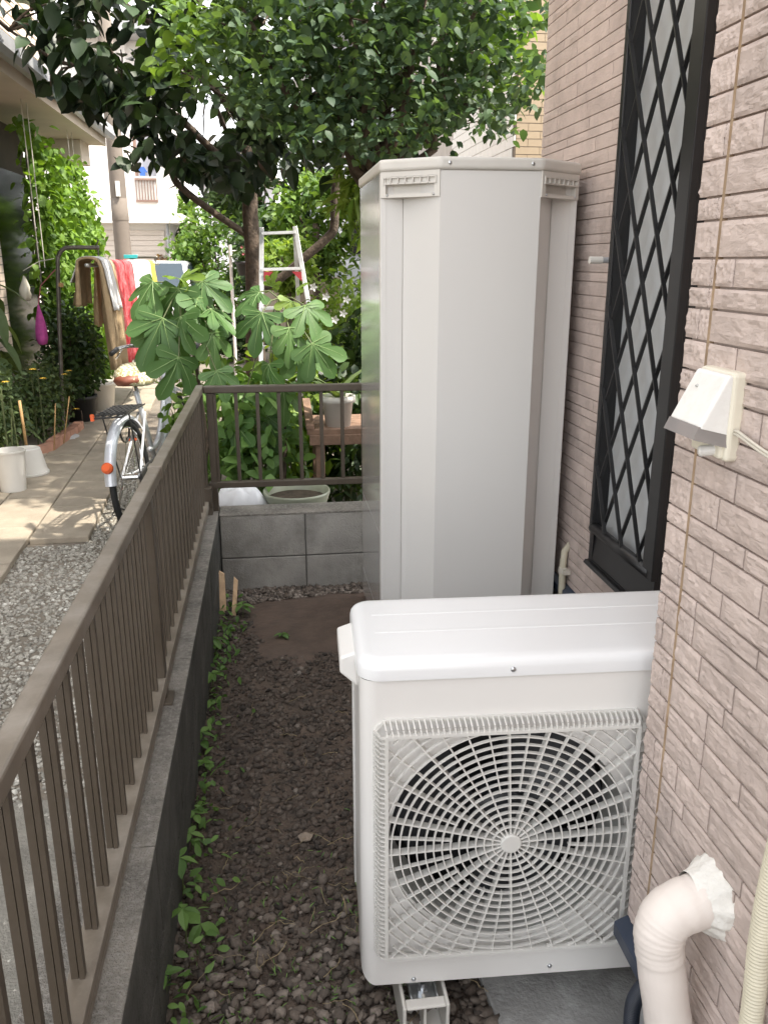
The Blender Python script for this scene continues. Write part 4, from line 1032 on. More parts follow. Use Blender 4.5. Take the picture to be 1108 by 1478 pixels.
nb_ = tag(empty('net_bag', (-1.76, 6.98, .98)), 'magenta net bag hanging on the bent steel laundry stand', 'bag')
MB().lathe([(.005, .10), (.014, .06), (.030, .0), (.044, -.09), (.046, -.16), (.034, -.20), (0, -.21)], 16).build('net', 'magenta', nb_, True)
MB().tube([(0, 0, .1), (.03, .01, .24), (.15, .02, .36)], .004, 5).build('tie', 'pinkred', nb_)
wb = tag(empty('carrier_bag', (-1.84, 6.97, 1.2)), 'pale plastic carrier bag hanging above the magenta net bag', 'bag')
q = MB(); nn = 18
for i, (r_, z_) in enumerate(((.006, .09), (.020, .05), (.036, .0), (.040, -.04), (.034, -.075), (.012, -.085), (0, -.08))):
    for k in range(nn): a = 2*math.pi*k/nn; e = 1+.22*math.sin(3*a+i*1.7)+.12*math.sin(5*a-i*2.3); q.v.append((r_*e*math.cos(a), r_*.7*e*math.sin(a), z_+.008*math.sin(4*a+i)))
q.f = [(i*nn+k, i*nn+(k+1) % nn, (i+1)*nn+(k+1) % nn, (i+1)*nn+k) for i in range(6) for k in range(nn)]
q.build('film', 'lampc', wb, True)
MB().tube([(0, 0, .13), (.12, .02, .2), (.23, .03, .22)], .003, 5).build('tie', 'cable', wb)

# ================================================================== bicycle
bk_ = tag(empty('bicycle', (-.76, 4.625, 0), R(-10)), 'silver city bicycle with a rear rack and checked saddle cover parked on the gravel', 'bicycle')
bk_.rotation_euler = (0, R(-3.5), R(-8.5)); bk_.scale = (.93, .93, .93); bk_.location = (-.735, 4.45, 0)
def bp(mb, name, m, parent=bk_, **k): return mb.build(name, m, parent, **k)
WR = .33; WBASE = 1.08
def circ(cy, cz, r, n=36, a0=0, a1=360, x=0): return [(x, cy+r*math.cos(R(a0+(a1-a0)*k/n)), cz+r*math.sin(R(a0+(a1-a0)*k/n))) for k in range(n if a1-a0 == 360 else n+1)]
for cy in (0, WBASE):
    wl = bp(MB().tube(circ(cy, WR, WR-.02, 40), .019, 8, closed=True), 'wheel', 'tyre', smooth=True)
    bp(MB().tube(circ(cy, WR, WR-.042, 40), .008, 6, closed=True), 'rim', 'chrome', wl, smooth=True)
    bp(MB().tube([(-.045, cy, WR), (.045, cy, WR)], .018, 10), 'hub', 'chrome', wl)
    for k in range(18):
        a = R(k*20); s_ = 1 if k % 2 else -1
        bp(MB().tube([(s_*.03, cy+.018*math.cos(a+.6), WR+.018*math.sin(a+.6)), (0, cy+(WR-.045)*math.cos(a), WR+(WR-.045)*math.sin(a))], .0012, 4), 'spoke', 'chrome', wl)
def fender(cy, a0, a1, name='fender'):
    q = MB(); n_ = 26; prof = [(-.031, -.016), (-.026, .004), (-.014, .012), (0, .014), (.014, .012), (.026, .004), (.031, -.016)]
    for k in range(n_+1):
        a = R(a0+(a1-a0)*k/n_)
        for x_, d in prof: q.v.append((x_, cy+(WR+.012+d)*math.cos(a), WR+(WR+.012+d)*math.sin(a)))
    m_ = len(prof); q.f = [(k*m_+i, k*m_+i+1, (k+1)*m_+i+1, (k+1)*m_+i) for k in range(n_) for i in range(m_-1)]
    return bp(q, name, 'silver', smooth=True)
fender(0, 40, 174); fender(WBASE, 62, 200)
bp(MB().tube([(0, -.336, .46), (0, -.352, .468)], .030, 18).tube([(0, -.352, .468), (0, -.362, .473)], [.030, .02], 18), 'reflector', 'red')
fr_ = MB()
fr_.tube(catmull([(0, .96, .86), (0, .88, .62), (0, .72, .40), (0, .50, .285)], 6), .023, 10)           # low down tube
fr_.tube(catmull([(0, .955, .80), (0, .80, .58), (0, .60, .42), (0, .40, .40)], 6), .018, 10)
fr_.tube([(0, .50, .285), (0, .30, .80)], .0155, 10)                                                     # seat tube
fr_.tube([(0, .945, .74), (0, .985, .93)], .019, 10)
for s_ in (-1, 1):
    fr_.tube([(s_*.035, .47, .285), (s_*.052, 0, WR)], .009, 8); fr_.tube([(s_*.02, .36, .64), (s_*.052, 0, WR)], .0075, 8)
bp(fr_, 'frame', 'silver', smooth=True)
fk = MB()
for s_ in (-1, 1): fk.tube(catmull([(s_*.042, .965, .74), (s_*.046, 1.0, .58), (s_*.048, WBASE, WR)], 5), .0095, 8)
fk.tube([(-.042, .965, .74), (.042, .965, .74)], .014, 8)
bp(fk, 'fork', 'silver', smooth=True)
hb = MB().tube([(0, .985, .93), (0, 1.0, 1.03)], .012, 8).tube(catmull([(-.27, .80, 1.02), (-.26, .90, 1.04), (-.20, .99, 1.045), (-.10, 1.01, 1.03), (0, 1.01, 1.03), (.10, 1.01, 1.03), (.20, .99, 1.045), (.26, .90, 1.04), (.27, .80, 1.02)], 6), .011, 8)
ho = bp(hb, 'handlebar', 'chrome', smooth=True); ho.location = (0, -.02, -.06)
for s_ in (-1, 1):
    bp(MB().tube([(s_*.27, .79, 1.018), (s_*.264, .89, 1.038)], .016, 10), 'grip', 'plastic_black', ho, smooth=True)
    bp(MB().tube(catmull([(s_*.245, .93, 1.03), (s_*.25, .86, 1.00), (s_*.25, .80, .985)], 4), .005, 6), 'brake_lever', 'chrome', ho)
    bp(MB().tube(catmull([(s_*.23, .95, 1.04), (s_*.17, 1.10, 1.06), (s_*.06, 1.10, .90), (s_*.02, .98, .76)], 6), .003, 5), 'cable', 'plastic_black', ho)
bp(MB().tube([(-.17, .965, 1.06), (-.17, .965, 1.09)], [.026, .02], 12), 'bell', 'chrome', ho)
rk = MB()
for x_ in (-.075, -.038, 0, .038, .075): rk.tube([(x_, -.22, .712), (x_, .20, .712)], .0045, 6)
rk.tube([(-.075, -.22, .712), (-.075, -.23, .712), (.075, -.23, .712), (.075, -.22, .712)], .0055, 6)
for y_ in (-.1, .05, .18): rk.tube([(-.075, y_, .712), (.075, y_, .712)], .0045, 6)
for s_ in (-1, 1): rk.tube([(s_*.075, -.1, .712), (s_*.058, 0, WR)], .0045, 6); rk.tube([(s_*.04, .2, .712), (s_*.02, .33, .69)], .0045, 6)
rack = bp(rk, 'rear_rack', 'black_wire')
bp(MB().box((-.085, -.245, .700), (-.068, -.228, .735)), 'rack_reflector', 'red', rack)
net_ = MB()
for k in range(7): net_.tube([(-.075+.025*k, -.21, .722), (-.075+.025*k, .1, .722)], .004, 5); net_.tube([(-.078, -.2+.05*k, .724), (.078, -.2+.05*k, .724)], .004, 5)
bp(net_, 'luggage_net', 'plastic_black', rack)
sd = bp(MB().lathe([(0, .075), (.06, .07), (.105, .045), (.12, .012), (.10, -.02), (.05, -.03), (0, -.03)], 20), 'saddle', 'saddle', smooth=True); sd.location = (0, .27, .84); sd.scale = (.85, 1.15, .8)
q = MB(); n_ = 40
for r_, z_ in ((.004, .085), (.05, .086), (.10, .066), (.132, .03), (.138, -.005), (.115, -.02)):
    for k in range(n_): a = 2*math.pi*k/n_; e = 1+.045*math.sin(k*2*math.pi/n_*13)*(r_/.13); q.v.append((r_*e*math.cos(a), r_*e*math.sin(a), z_))
q.f = [(i*n_+k, i*n_+(k+1) % n_, (i+1)*n_+(k+1) % n_, (i+1)*n_+k) for i in range(5) for k in range(n_)]
cov = bp(q, 'saddle_cover', 'gingham', smooth=True); cov.location = (.012, .30, .855); cov.rotation_euler = (.1, .25, 0); cov.scale = (.85, 1.1, .9)
bp(MB().tube([(0, .30, .78), (0, .285, .83)], .012, 8), 'seat_post', 'chrome')
bs = MB()
x0_, x1_, ya_, yb_, z0_, z1_ = -.17, .17, 1.05, 1.31, .72, .95
for k in range(12): t = k/11; bs.tube([(x0_*.82+(x1_-x0_)*.82*t, ya_+.02, z0_), (x0_+(x1_-x0_)*t, ya_, z1_)], .0022, 4); bs.tube([(x0_*.82+(x1_-x0_)*.82*t, yb_-.03, z0_), (x0_+(x1_-x0_)*t, yb_, z1_)], .0022, 4); bs.tube([(x0_*.82+(x1_-x0_)*.82*t, ya_+.02, z0_), (x0_*.82+(x1_-x0_)*.82*t, yb_-.03, z0_)], .0022, 4)
for k in range(9): t = k/8; y_ = ya_+(yb_-ya_)*t; bs.tube([(x0_*.82, y_, z0_), (x0_, y_, z1_)], .0022, 4); bs.tube([(x1_*.82, y_, z0_), (x1_, y_, z1_)], .0022, 4); 
for k in range(5):
    t = k/4; f_ = .82+.18*t; z_ = z0_+(z1_-z0_)*t; r_ = .0045 if k == 4 else .0022
    bs.tube([(x0_*f_, ya_+.02*(1-t), z_), (x1_*f_, ya_+.02*(1-t), z_), (x1_*f_, yb_-.03*(1-t), z_), (x0_*f_, yb_-.03*(1-t), z_)], r_, 5, closed=True)
bp(bs, 'front_basket', 'chrome')
bp(MB().box((-.03, 1.02, .80), (.03, 1.05, .90)), 'basket_bracket', 'saddle')
cr = bp(MB().tube([(.05, .50, .285), (.062, .50, .285)], .085, 24), 'chain_wheel', 'chrome')
bp(MB().prismx([(.60, .27), (.58, .36), (.50, .39), (.10, .385), (-.05, .36), (-.06, .30), (.10, .275), (.5, .20), (.58, .22)], .066, .080), 'chain_guard', 'plastic_black', bevel=.01)
for s_, dz in ((1, -.165), (-1, .165)):
    c_ = bp(MB().bar((s_*.085, .50, .285), (s_*.09, .50+dz*.3, .285+dz), .018, .012), 'crank', 'chrome')
    bp(MB().box((s_*.09, .50+dz*.3-.04, .285+dz-.01), (s_*.17, .50+dz*.3+.04, .285+dz+.012)), 'pedal', 'plastic_black', c_)
    bp(MB().box((s_*.10, .50+dz*.3-.044, .285+dz-.006), (s_*.16, .50+dz*.3-.040, .285+dz+.008)), 'pedal_reflector', 'red', c_)
bp(MB().tube([(-.05, 0, WR), (-.09, -.12, .03), (-.02, -.14, .012), (.05, -.13, .012), (.09, -.11, .03), (.05, 0, WR)], .007, 6), 'kick_stand', 'chrome')
lk = bp(MB().tube(circ(.10, .60, .085, 24, x=-.03), .006, 6, closed=True), 'ring_lock', 'plastic_black')
bp(MB().tube(catmull([(-.03, -.30, .20), (-.05, -.15, .19), (-.06, .02, .13), (-.05, .15, .10)], 5), .004, 5), 'rear_cable', 'plastic_black')

# ================================================================== garden behind the end wall: ladder, bench, pots
ld = tag(empty('step_ladder', (.15, 6.5, 0)), 'aluminium step ladder standing open under the tree', 'ladder')
def ldp(mb, name, m, **k): mb.v = [tuple(Vector(p)-Vector(ld.location)) for p in mb.v]; return mb.build(name, m, ld, **k)
LTp, RTp = (-.03, 6.72, 1.64), (.22, 6.72, 1.65); LBp, RBp = (-.10, 6.30, 0), (.46, 6.30, 0)
ldp(MB().bar(LBp, LTp, .035, .03, up=(0, 1, 0)), 'rail', 'alu', bevel=.003); ldp(MB().bar(RBp, RTp, .035, .03, up=(0, 1, 0)), 'rail', 'alu', bevel=.003)
for z in (.28, .53, .78, 1.06, 1.34, 1.60):
    t = z/1.64; a = Vector(LBp).lerp(Vector(LTp), t); b_ = Vector(RBp).lerp(Vector(RTp), t)
    ldp(MB().bar(a, b_, .055, .022), 'tread', 'alu', bevel=.002)
for s_, p in ((-1, (-.03, 6.74, 1.60)), (1, (.22, 6.74, 1.60))): ldp(MB().bar((p[0]+s_*.05, 7.25, 0), p, .03, .025, up=(0, 1, 0)), 'rear_leg', 'alu')
for z in (.5, 1.0): ldp(MB().bar((-.03-.07*(1-z/1.6), 7.25-.5*z/1.6, z), (.22+.07*(1-z/1.6), 7.25-.5*z/1.6, z), .02, .02), 'rear_bar', 'alu')
for s_, x_ in ((1, -.025), (-1, .255)): ldp(MB().add([(x_, 6.60, 1.325), (x_+s_*.07, 6.60, 1.325), (x_, 6.60, 1.255), (x_, 6.615, 1.325), (x_+s_*.07, 6.615, 1.325), (x_, 6.615, 1.255)], [(0, 1, 2), (5, 4, 3), (0, 3, 4, 1), (1, 4, 5, 2), (2, 5, 3, 0)]), 'spreader', 'rail_red')

bn = tag(empty('wooden_bench', (.5, 4.1, 0)), 'weathered wooden plant bench behind the end railing', 'bench')
def bnp(mb, name, m='wood', **k): mb.v = [tuple(Vector(p)-Vector(bn.location)) for p in mb.v]; return mb.build(name, m, bn, bevel=.003, **k)
for k in range(3): bnp(MB().box((.165, 4.06+k*.14, .585), (.92, 4.19+k*.14, .612)), 'plank')
bnp(MB().box((.175, 4.05, .535), (.91, 4.075, .585)), 'apron')
bnp(MB().add([(.16, 4.06, .612), (.20, 4.06, .612), (.20, 4.5, .66), (.16, 4.5, .66), (.16, 4.06, .635), (.20, 4.06, .635), (.20, 4.5, .70), (.16, 4.5, .70)], [(0,3,2,1),(4,5,6,7),(0,1,5,4),(1,2,6,5),(2,3,7,6),(3,0,4,7)]), 'side_rail')
for x_ in (.205, .84):
    for y_ in (4.085, 4.40): bnp(MB().box((x_, y_, 0), (x_+.045, y_+.04, .585)), 'leg')
wp = pot('plant_pot', (.323, 4.16, .612), .062, .076, .15, 'plastic_white', 'white pot with strappy leaves standing on the wooden bench')
lfs = leaf_tpl(.18, .12, .5, 4)
for k in range(12):
    me = bpy.data.meshes.new('leaf'); me.from_pydata([tuple(.24*c for c in v) for v in lfs[0]], [], lfs[1]); me.materials.append(M['mum'])
    at = me.attributes.new('shade', 'FLOAT', 'FACE'); at.data.foreach_set('value', [random.uniform(.2, .8)]*len(me.polygons))
    o = obj('leaf', me, wp); o.location = (0, 0, .13); o.rotation_euler = (0, random.uniform(-1.1, -.3), k*.53)
bw = tag(empty('bowl_planter', (.10, 3.90, 0)), 'wide pale green bowl planter just behind the end wall', 'pot')
M['celadon'] = mat('pale_green_glaze', (.30, .32, .24), .4, .15, 8)
MB().lathe([(0, .05), (.10, .05), (.135, .30), (.150, .352), (.158, .356), (.160, .345), (.145, .30), (.11, .0), (0, 0)][::-1], 32).build('body', 'celadon', bw, True)
MB().lathe([(0, .325), (.138, .318)], 24).build('soil', 'soil', bw)
sk = tag(empty('white_sack', (-.17, 3.86, 0)), 'crumpled white plastic sack lying behind the end wall', 'sack')
q = MB(); nn = 20
for i, (r_, z_) in enumerate(((.10, 0), (.125, .15), (.12, .30), (.085, .375), (.04, .395), (.0, .39))):
    for k in range(nn): a = 2*math.pi*k/nn; e = 1+.09*math.sin(3*a+i)+.06*math.sin(7*a-i*2); q.v.append((r_*e*math.cos(a), r_*e*.8*math.sin(a), z_+.012*math.sin(5*a+i)))
q.f = [(i*nn+k, i*nn+(k+1) % nn, (i+1)*nn+(k+1) % nn, (i+1)*nn+k) for i in range(5) for k in range(nn)]
q.build('film', 'bag', sk, True)

# ================================================================== fig plant: lobed leaves one by one
def lobed_leaf(seed, nl=5):
    """fig leaf with deep finger lobes, stalk joint at the origin, tip towards +X, length about 1"""
    r = random.Random(seed); out = []
    lobes = [(-88, .58), (-43, .86), (0, 1.0), (43, .86), (88, .58)]
    lobes = [(a+r.uniform(-5, 5), l*r.uniform(.9, 1.08)) for a, l in lobes]
    pts = [(-.02, -.03)]
    for i, (a, l) in enumerate(lobes):
        a_ = R(a); d = Vector((math.cos(a_), math.sin(a_))); s = Vector((-d.y, d.x)); w = .205*l**.5
        for t, k in ((.50, -.66), (.64, -.90), (.80, -1.0), (.93, -.62), (1.0, 0), (.93, .62), (.80, 1.0), (.64, .90), (.50, .66)):
            if i == 0 and t == .50 and k < 0: continue
            if i == 4 and t == .50 and k > 0: continue
            p = d*(l*t)+s*(w*k); pts.append((p.x, p.y))
        if i < 4:
            m_ = R((a+lobes[i+1][0])/2); pts.append((.46*math.cos(m_), .46*math.sin(m_)))
    pts.append((-.02, .03))
    q = MB(); dr = r.uniform(.35, .8)
    def z(x, y): rr_ = math.hypot(x, y); return -dr*rr_*rr_*.55+.05*abs(math.sin(math.atan2(y, x)*3.4))*rr_+.02*math.sin(9*x+seed)
    q.v = [(x, y, z(x, y)) for x, y in pts]; n_ = len(pts)
    q.v.append((0.10, 0, .012)); c_ = n_
    # inner hub points along each lobe keep the sheet curved
    q.f = [(i, i+1, c_) for i in range(n_-1)]+[(n_-1, 0, c_)]
    me = q.mesh('leaf', 'fig', True)
    at = me.attributes.new('shade', 'FLOAT', 'FACE'); at.data.foreach_set('value', [r.uniform(.15, .75)]*len(me.polygons))
    # pale veins
    v = MB()
    for a, l in lobes:
        a_ = R(a); P_ = []
        for t in (0, .3, .6, .88): x, y = math.cos(a_)*l*t, math.sin(a_)*l*t; P_.append((x, y, z(x, y)+.012*(1-t)+.006))
        v.tube(P_, [.010, .008, .006, .003], 4)
    return me, v.mesh('vein', 'weedvein')
M['weedvein'] = mat('pale_leaf_vein', (.20, .30, .11), .6, .1, 10)
FIG = [lobed_leaf(i) for i in range(7)]
YOUNG = []
for i in range(3):
    me = FIG[i][0].copy(); me.materials[0] = M['lime']; YOUNG.append((me, FIG[i][1]))
def fig_plant(name, base, label, leaves, stems, Y):
    o = tag(empty(name, base), label, 'fig plant', 'fig plants behind the end railing'); bo = Vector(base)
    for st in stems: MB().tube([tuple(ony(px, py, y_)-bo) if py < 5000 else (0, 0, 0) for px, py, y_ in st], [.012-.002*min(4, i) for i in range(len(st))], 7).build('stem', 'bark', o, True)
    tops = [ony(*st[-1])-bo for st in stems]
    for i, (ax, ay, tx, ty, y_, young) in enumerate(leaves):
        A = ony(ax, ay, y_); T_ = ony(tx, ty, y_-random.uniform(.02, .10)); d = T_-A; L_ = max(d.length, .05)
        x = d.normalized(); view = (CAM-A).normalized(); nrm = (view*.5+Vector((random.uniform(-.7, .7), random.uniform(-.4, .3), .75))); nrm -= x*nrm.dot(x); nrm.normalize(); y = nrm.cross(x)
        lib = YOUNG if young else FIG; me, vn = random.choice(lib)
        lf_ = obj('leaf', me, o)
        lf_.matrix_basis = Matrix.Translation(A-bo) @ Matrix((x, y, nrm)).transposed().to_4x4() @ Matrix.Diagonal((L_, L_*random.uniform(.9, 1.05), L_, 1))
        obj('vein', vn, lf_)
        near = min(tops, key=lambda t: (t-(A-bo)).length)
        if not young: MB().tube([tuple(A-bo), tuple((A-bo).lerp(near, .5)+Vector((0, 0, .02))), tuple(near)], .0035, 5).build('stalk', 'green_stem', o)
    return o
A_leaves = [(258, 416, 252, 478, 4.05, 0), (222, 407, 178, 452, 4.12, 0), (292, 406, 330, 440, 4.12, 0), (261, 457, 264, 512, 4.0, 0), (235, 460, 194, 524, 4.02, 0), (306, 480, 322, 536, 4.0, 0),
            (258, 515, 240, 580, 3.95, 0), (303, 446, 345, 468, 4.08, 0), (312, 535, 330, 575, 3.92, 0), (256, 402, 246, 392, 4.1, 1), (262, 402, 285, 394, 4.1, 1), (240, 425, 205, 468, 4.15, 0),
            (285, 430, 318, 500, 4.06, 0), (250, 470, 222, 540, 4.1, 0), ]
fig_plant('fig_plant', (-.42, 4.15, 0), 'fig plant with large lobed leaves overhanging the bicycle', A_leaves, [[(300, 5001, 0), (300, 640, 4.12), (285, 540, 4.1), (262, 420, 4.1)]], 4.1)
B_leaves = [(375, 421, 334, 440, 4.2, 0), (378, 451, 358, 505, 4.1, 0), (440, 441, 470, 490, 4.12, 0), (417, 473, 428, 530, 4.05, 0), (450, 496, 488, 545, 4.05, 0), (388, 525, 383, 572, 4.0, 0), (391, 413, 398, 396, 4.2, 1),
            (420, 434, 412, 462, 4.15, 1), (428, 420, 440, 405, 4.2, 1), (430, 500, 452, 560, 4.1, 0),
            (385, 600, 398, 650, 4.2, 0), (340, 610, 330, 665, 4.1, 0), (408, 560, 420, 615, 4.15, 0)]
fig_plant('fig_plant', (.02, 4.2, 0), 'fig plant with lobed leaves in front of the step ladder', B_leaves, [[(410, 5001, 0), (412, 640, 4.2), (408, 540, 4.2), (402, 430, 4.2)]], 4.2)

# leafy plants seen through the end railing
def leafy(name, loc, c, r, n, size, m, label, cat='bush', tpl=LEAF, grp=None, stems=4, up=.4, droop=.4, clump=0, zmin=.02, top=None, bark='green_stem', hollow=.25):
    o = tag(empty(name, loc), label, cat, grp); lo = np.array(loc)
    p = blob_points(n, c, r, hollow, clump, .16); p = p[p[:, 2] > zmin]
    foliage('foliage', p-lo, size, m, o, tpl=tpl, up=up, droop=droop)
    for k in range(stems):
        e = (c[0]+random.uniform(-.5, .5)*r[0], c[1]+random.uniform(-.5, .5)*r[1], c[2]+.3*r[2])
        MB().tube([(random.uniform(-.04, .04), random.uniform(-.04, .04), 0), tuple((Vector(e)-Vector(loc))*.5+Vector((0, 0, .1*r[2]))), tuple(Vector(e)-Vector(loc))], [.012, .009, .005], 6).build('stem', bark, o)
    return o
leafy('leafy_shrub', (-.12, 4.25, 0), (-.12, 4.25, .5), (.30, .28, .40), 700, .085, 'weed', 'light green leafy shrub behind the end railing near the fence corner', stems=6, hollow=.1)
leafy('leafy_shrub', (.10, 4.7, 0), (.10, 4.75, .55), (.36, .3, .45), 900, .085, 'lime', 'yellow green leafy shrub beside the wooden bench', stems=6, hollow=.1)
leafy('leafy_shrub', (-.35, 4.9, 0), (-.35, 4.95, .5), (.3, .35, .42), 900, .06, 'hedge', 'small-leaved green shrub behind the first fig plant', stems=5)
leafy('leafy_shrub', (.42, 4.75, 0), (.45, 4.75, .42), (.36, .25, .45), 1300, .07, 'dark_bush', 'dark leafy shrub behind the wooden bench', stems=5)
leafy('flowering_shrub', (.62, 5.2, 0), (.66, 5.2, .62), (.40, .42, .55), 2400, .075, 'dark_bush', 'dark evergreen shrub with white flowers beside the tank', stems=7)
fs = bpy.data.objects['flowering_shrub']
for (px, py) in ((452, 414), (483, 461), (495, 452), (470, 428), (500, 432)):
    p = ony(px, py, 4.85)-Vector(fs.location); q = MB()
    for j in range(5):
        a = j*2*math.pi/5; q.add([p, p+Vector((.016*math.cos(a-.5), -.012, .016*math.sin(a-.5))), p+Vector((.026*math.cos(a), -.016, .026*math.sin(a))), p+Vector((.016*math.cos(a+.5), -.012, .016*math.sin(a+.5)))], [(0, 1, 2, 3)])
    q.build('flower', 'petal_white', fs)
leafy('golden_shrub', (.50, 5.9, 0), (.50, 5.9, .92), (.30, .3, .45), 1600, .05, 'lime', 'yellow green small-leaved shrub behind the white flowers', stems=5)
leafy('bamboo_shrub', (.72, 5.6, 0), (.66, 5.6, 1.85), (.24, .25, .34), 520, .16, 'lime', 'pale bamboo-like shrub with narrow hanging leaves', tpl=LEAF_NARROW, stems=9, droop=.5, hollow=.1)
leafy('conifer_shrub', (.84, 6.6, 0), (.86, 6.6, 1.0), (.24, .3, .55), 1700, .09, 'dark_bush', 'dark feathery shrub below the pale house', tpl=LEAF_NARROW, stems=5)

# ================================================================== trees
def limb(q, a, b_, r0, r1, sag=.0, wob=.04, n=6, seg=7):
    a, b_ = Vector(a), Vector(b_); pts = []
    for i in range(n+1):
        t = i/n; p = a.lerp(b_, t)+Vector((random.uniform(-1, 1), random.uniform(-1, 1), random.uniform(-1, 1)))*wob*math.sin(math.pi*t)*(b_-a).length; p.z += sag*math.sin(math.pi*t); pts.append(p)
    q.tube(pts, [r0+(r1-r0)*i/n for i in range(n+1)], seg); return pts[-1]
# persimmon
pt = tag(empty('persimmon_tree', (-.12, 7.0, 0)), 'large tree with big dark glossy leaves and a bare trunk behind the ladder', 'tree')
PO = Vector(pt.location)
def tr(tree, mb, name, m='bark', **k): mb.v = [tuple(Vector(p)-Vector(tree.location)) for p in mb.v]; return mb.build(name, m, tree, smooth=True, **k)
tr(pt, MB().tube([(-.13, 7.0, -.05), (-.125, 7.0, .4), (-.11, 7.0, 1.0), (-.10, 7.0, 1.45), (-.115, 7.0, 1.75), (-.10, 7.0, 2.1), (-.14, 6.98, 2.6), (-.25, 6.9, 3.2), (-.3, 6.8, 3.9)], [.105, .085, .072, .066, .060, .055, .045, .035, .02], 12), 'trunk')
ends = []
q = MB(); q.tube(catmull([(-.11, 7.0, 1.58), (-.24, 6.98, 1.66), (-.42, 6.95, 1.78), (-.60, 6.9, 1.92), (-.67, 6.88, 2.02), (-.70, 6.85, 2.3)], 5), .026, 8); tr(pt, q, 'branch'); ends.append((-.7, 6.85, 2.3))
q = MB(); q.tube(catmull([(-.08, 7.0, 1.18), (.10, 6.98, 1.27), (.30, 6.95, 1.43), (.48, 6.92, 1.58), (.53, 6.9, 1.66), (.54, 6.88, 1.9), (.6, 6.85, 2.3)], 5), .034, 8); tr(pt, q, 'branch'); ends.append((.6, 6.85, 2.3))
for a, b_, r0 in (((-.1, 7, 2.05), (-1.5, 6.0, 2.75), .035), ((-.13, 7, 2.4), (-1.1, 5.6, 3.2), .035), ((-.2, 6.95, 2.9), (-1.9, 6.4, 3.6), .03), ((-.12, 7, 2.3), (.5, 6.4, 3.3), .03), ((-.1, 7.0, 2.0), (-.9, 6.4, 2.35), .028), ((-.1, 7.0, 1.95), (-.35, 6.1, 2.5), .025), ((-.7, 6.85, 2.3), (-1.35, 6.3, 2.5), .016), ((-.25, 6.9, 3.2), (-.9, 6.3, 4.2), .03), ((-1.5, 6.0, 2.75), (-1.75, 5.5, 2.8), .014)):
    q = MB(); ends.append(tuple(limb(q, a, b_, r0, .008, .05))); tr(pt, q, 'branch')
# crown: big leaves gathered on shoots; lower edge follows the drooping shoots
def pix_cloud(n, poly_fn, Ys):
    out = []
    while len(out) < n:
        px, py = random.uniform(-80, 560), random.uniform(-110, 310)
        if poly_fn(px, py): out.append(ony(px, py, random.uniform(*Ys)))
    return out
def lower_edge(px):   # photo row of the crown's lower edge for a photo column
    xs_ = [-80, 20, 45, 70, 110, 150, 175, 200, 240, 285, 320, 345, 400, 440, 500, 560]; ys_ = [-60, -5, 45, 100, 128, 122, 160, 200, 222, 240, 262, 258, 238, 230, 200, 160]
    return float(np.interp(px, xs_, ys_))
def in_p(px, py):
    e = lower_edge(px)
    if py > e or ((px-308)/40)**2+((py-150)/48)**2 < 1 or (px < 45 and py > -20): return False
    n_ = math.sin(px*.045+py*.02)+math.sin(py*.06-px*.018+1.7)+.7*math.sin(px*.09+2.1)*math.sin(py*.085)
    if py < e-22 and n_ > .62: return False
    if px > 330: return random.random() < .55
    return True
shoots = pix_cloud(235, in_p, (5.6, 7.4))
pl = []
for s_ in shoots:
    d = Vector((random.uniform(-1, 1), random.uniform(-1, 1), random.uniform(-.9, .1))).normalized()
    for k in range(9): pl.append(s_+d*(k*.028)+Vector((random.gauss(0, .035), random.gauss(0, .035), random.gauss(0, .03))))
pl = np.array(pl)
foliage('crown', pl-np.array(PO), .125, 'persimmon', pt, tpl=LEAF_WIDE, up=.5, droop=.75, jitter=.25)
# single leaves along the lower edge of the crown
PL = []
for i in range(5):
    t_ = leaf_tpl(random.uniform(.52, .66), random.uniform(.05, .2), random.uniform(.15, .45), 4)
    me = bpy.data.meshes.new('leaf'); me.from_pydata(t_[0], [], t_[1]); me.materials.append(M['persimmon'])
    at = me.attributes.new('shade', 'FLOAT', 'FACE'); at.data.foreach_set('value', [[.05, .2, .35, .6, .95][i]]*len(me.polygons)); PL.append(me)
for i in range(230):
    px = random.uniform(40, 440); py = lower_edge(px)+random.uniform(-75, 6)
    if (px > 380 and random.random() < .4) or ((px-308)/42)**2+((py-150)/50)**2 < 1: continue
    p = ony(px, py, random.uniform(5.7, 6.6))
    o = obj('leaf', random.choice(PL), pt)
    o.matrix_basis = Matrix.Translation(p-PO) @ Quaternion((0, 0, 1), random.uniform(0, 6.28)).to_matrix().to_4x4() @ Quaternion((0, 1, 0), random.uniform(.3, 1.35)).to_matrix().to_4x4() @ Quaternion((1, 0, 0), random.uniform(-.7, .7)).to_matrix().to_4x4() @ Matrix.Scale(random.uniform(.115, .17), 4)
for i in range(26):
    px = random.uniform(60, 420); py = lower_edge(px)-random.uniform(30, 110); p = ony(px, py, random.uniform(5.9, 6.6)); e = min(ends, key=lambda t: (Vector(t)-p).length)
    q = MB(); limb(q, e, p, .010, .004, .03); tr(pt, q, 'twig')

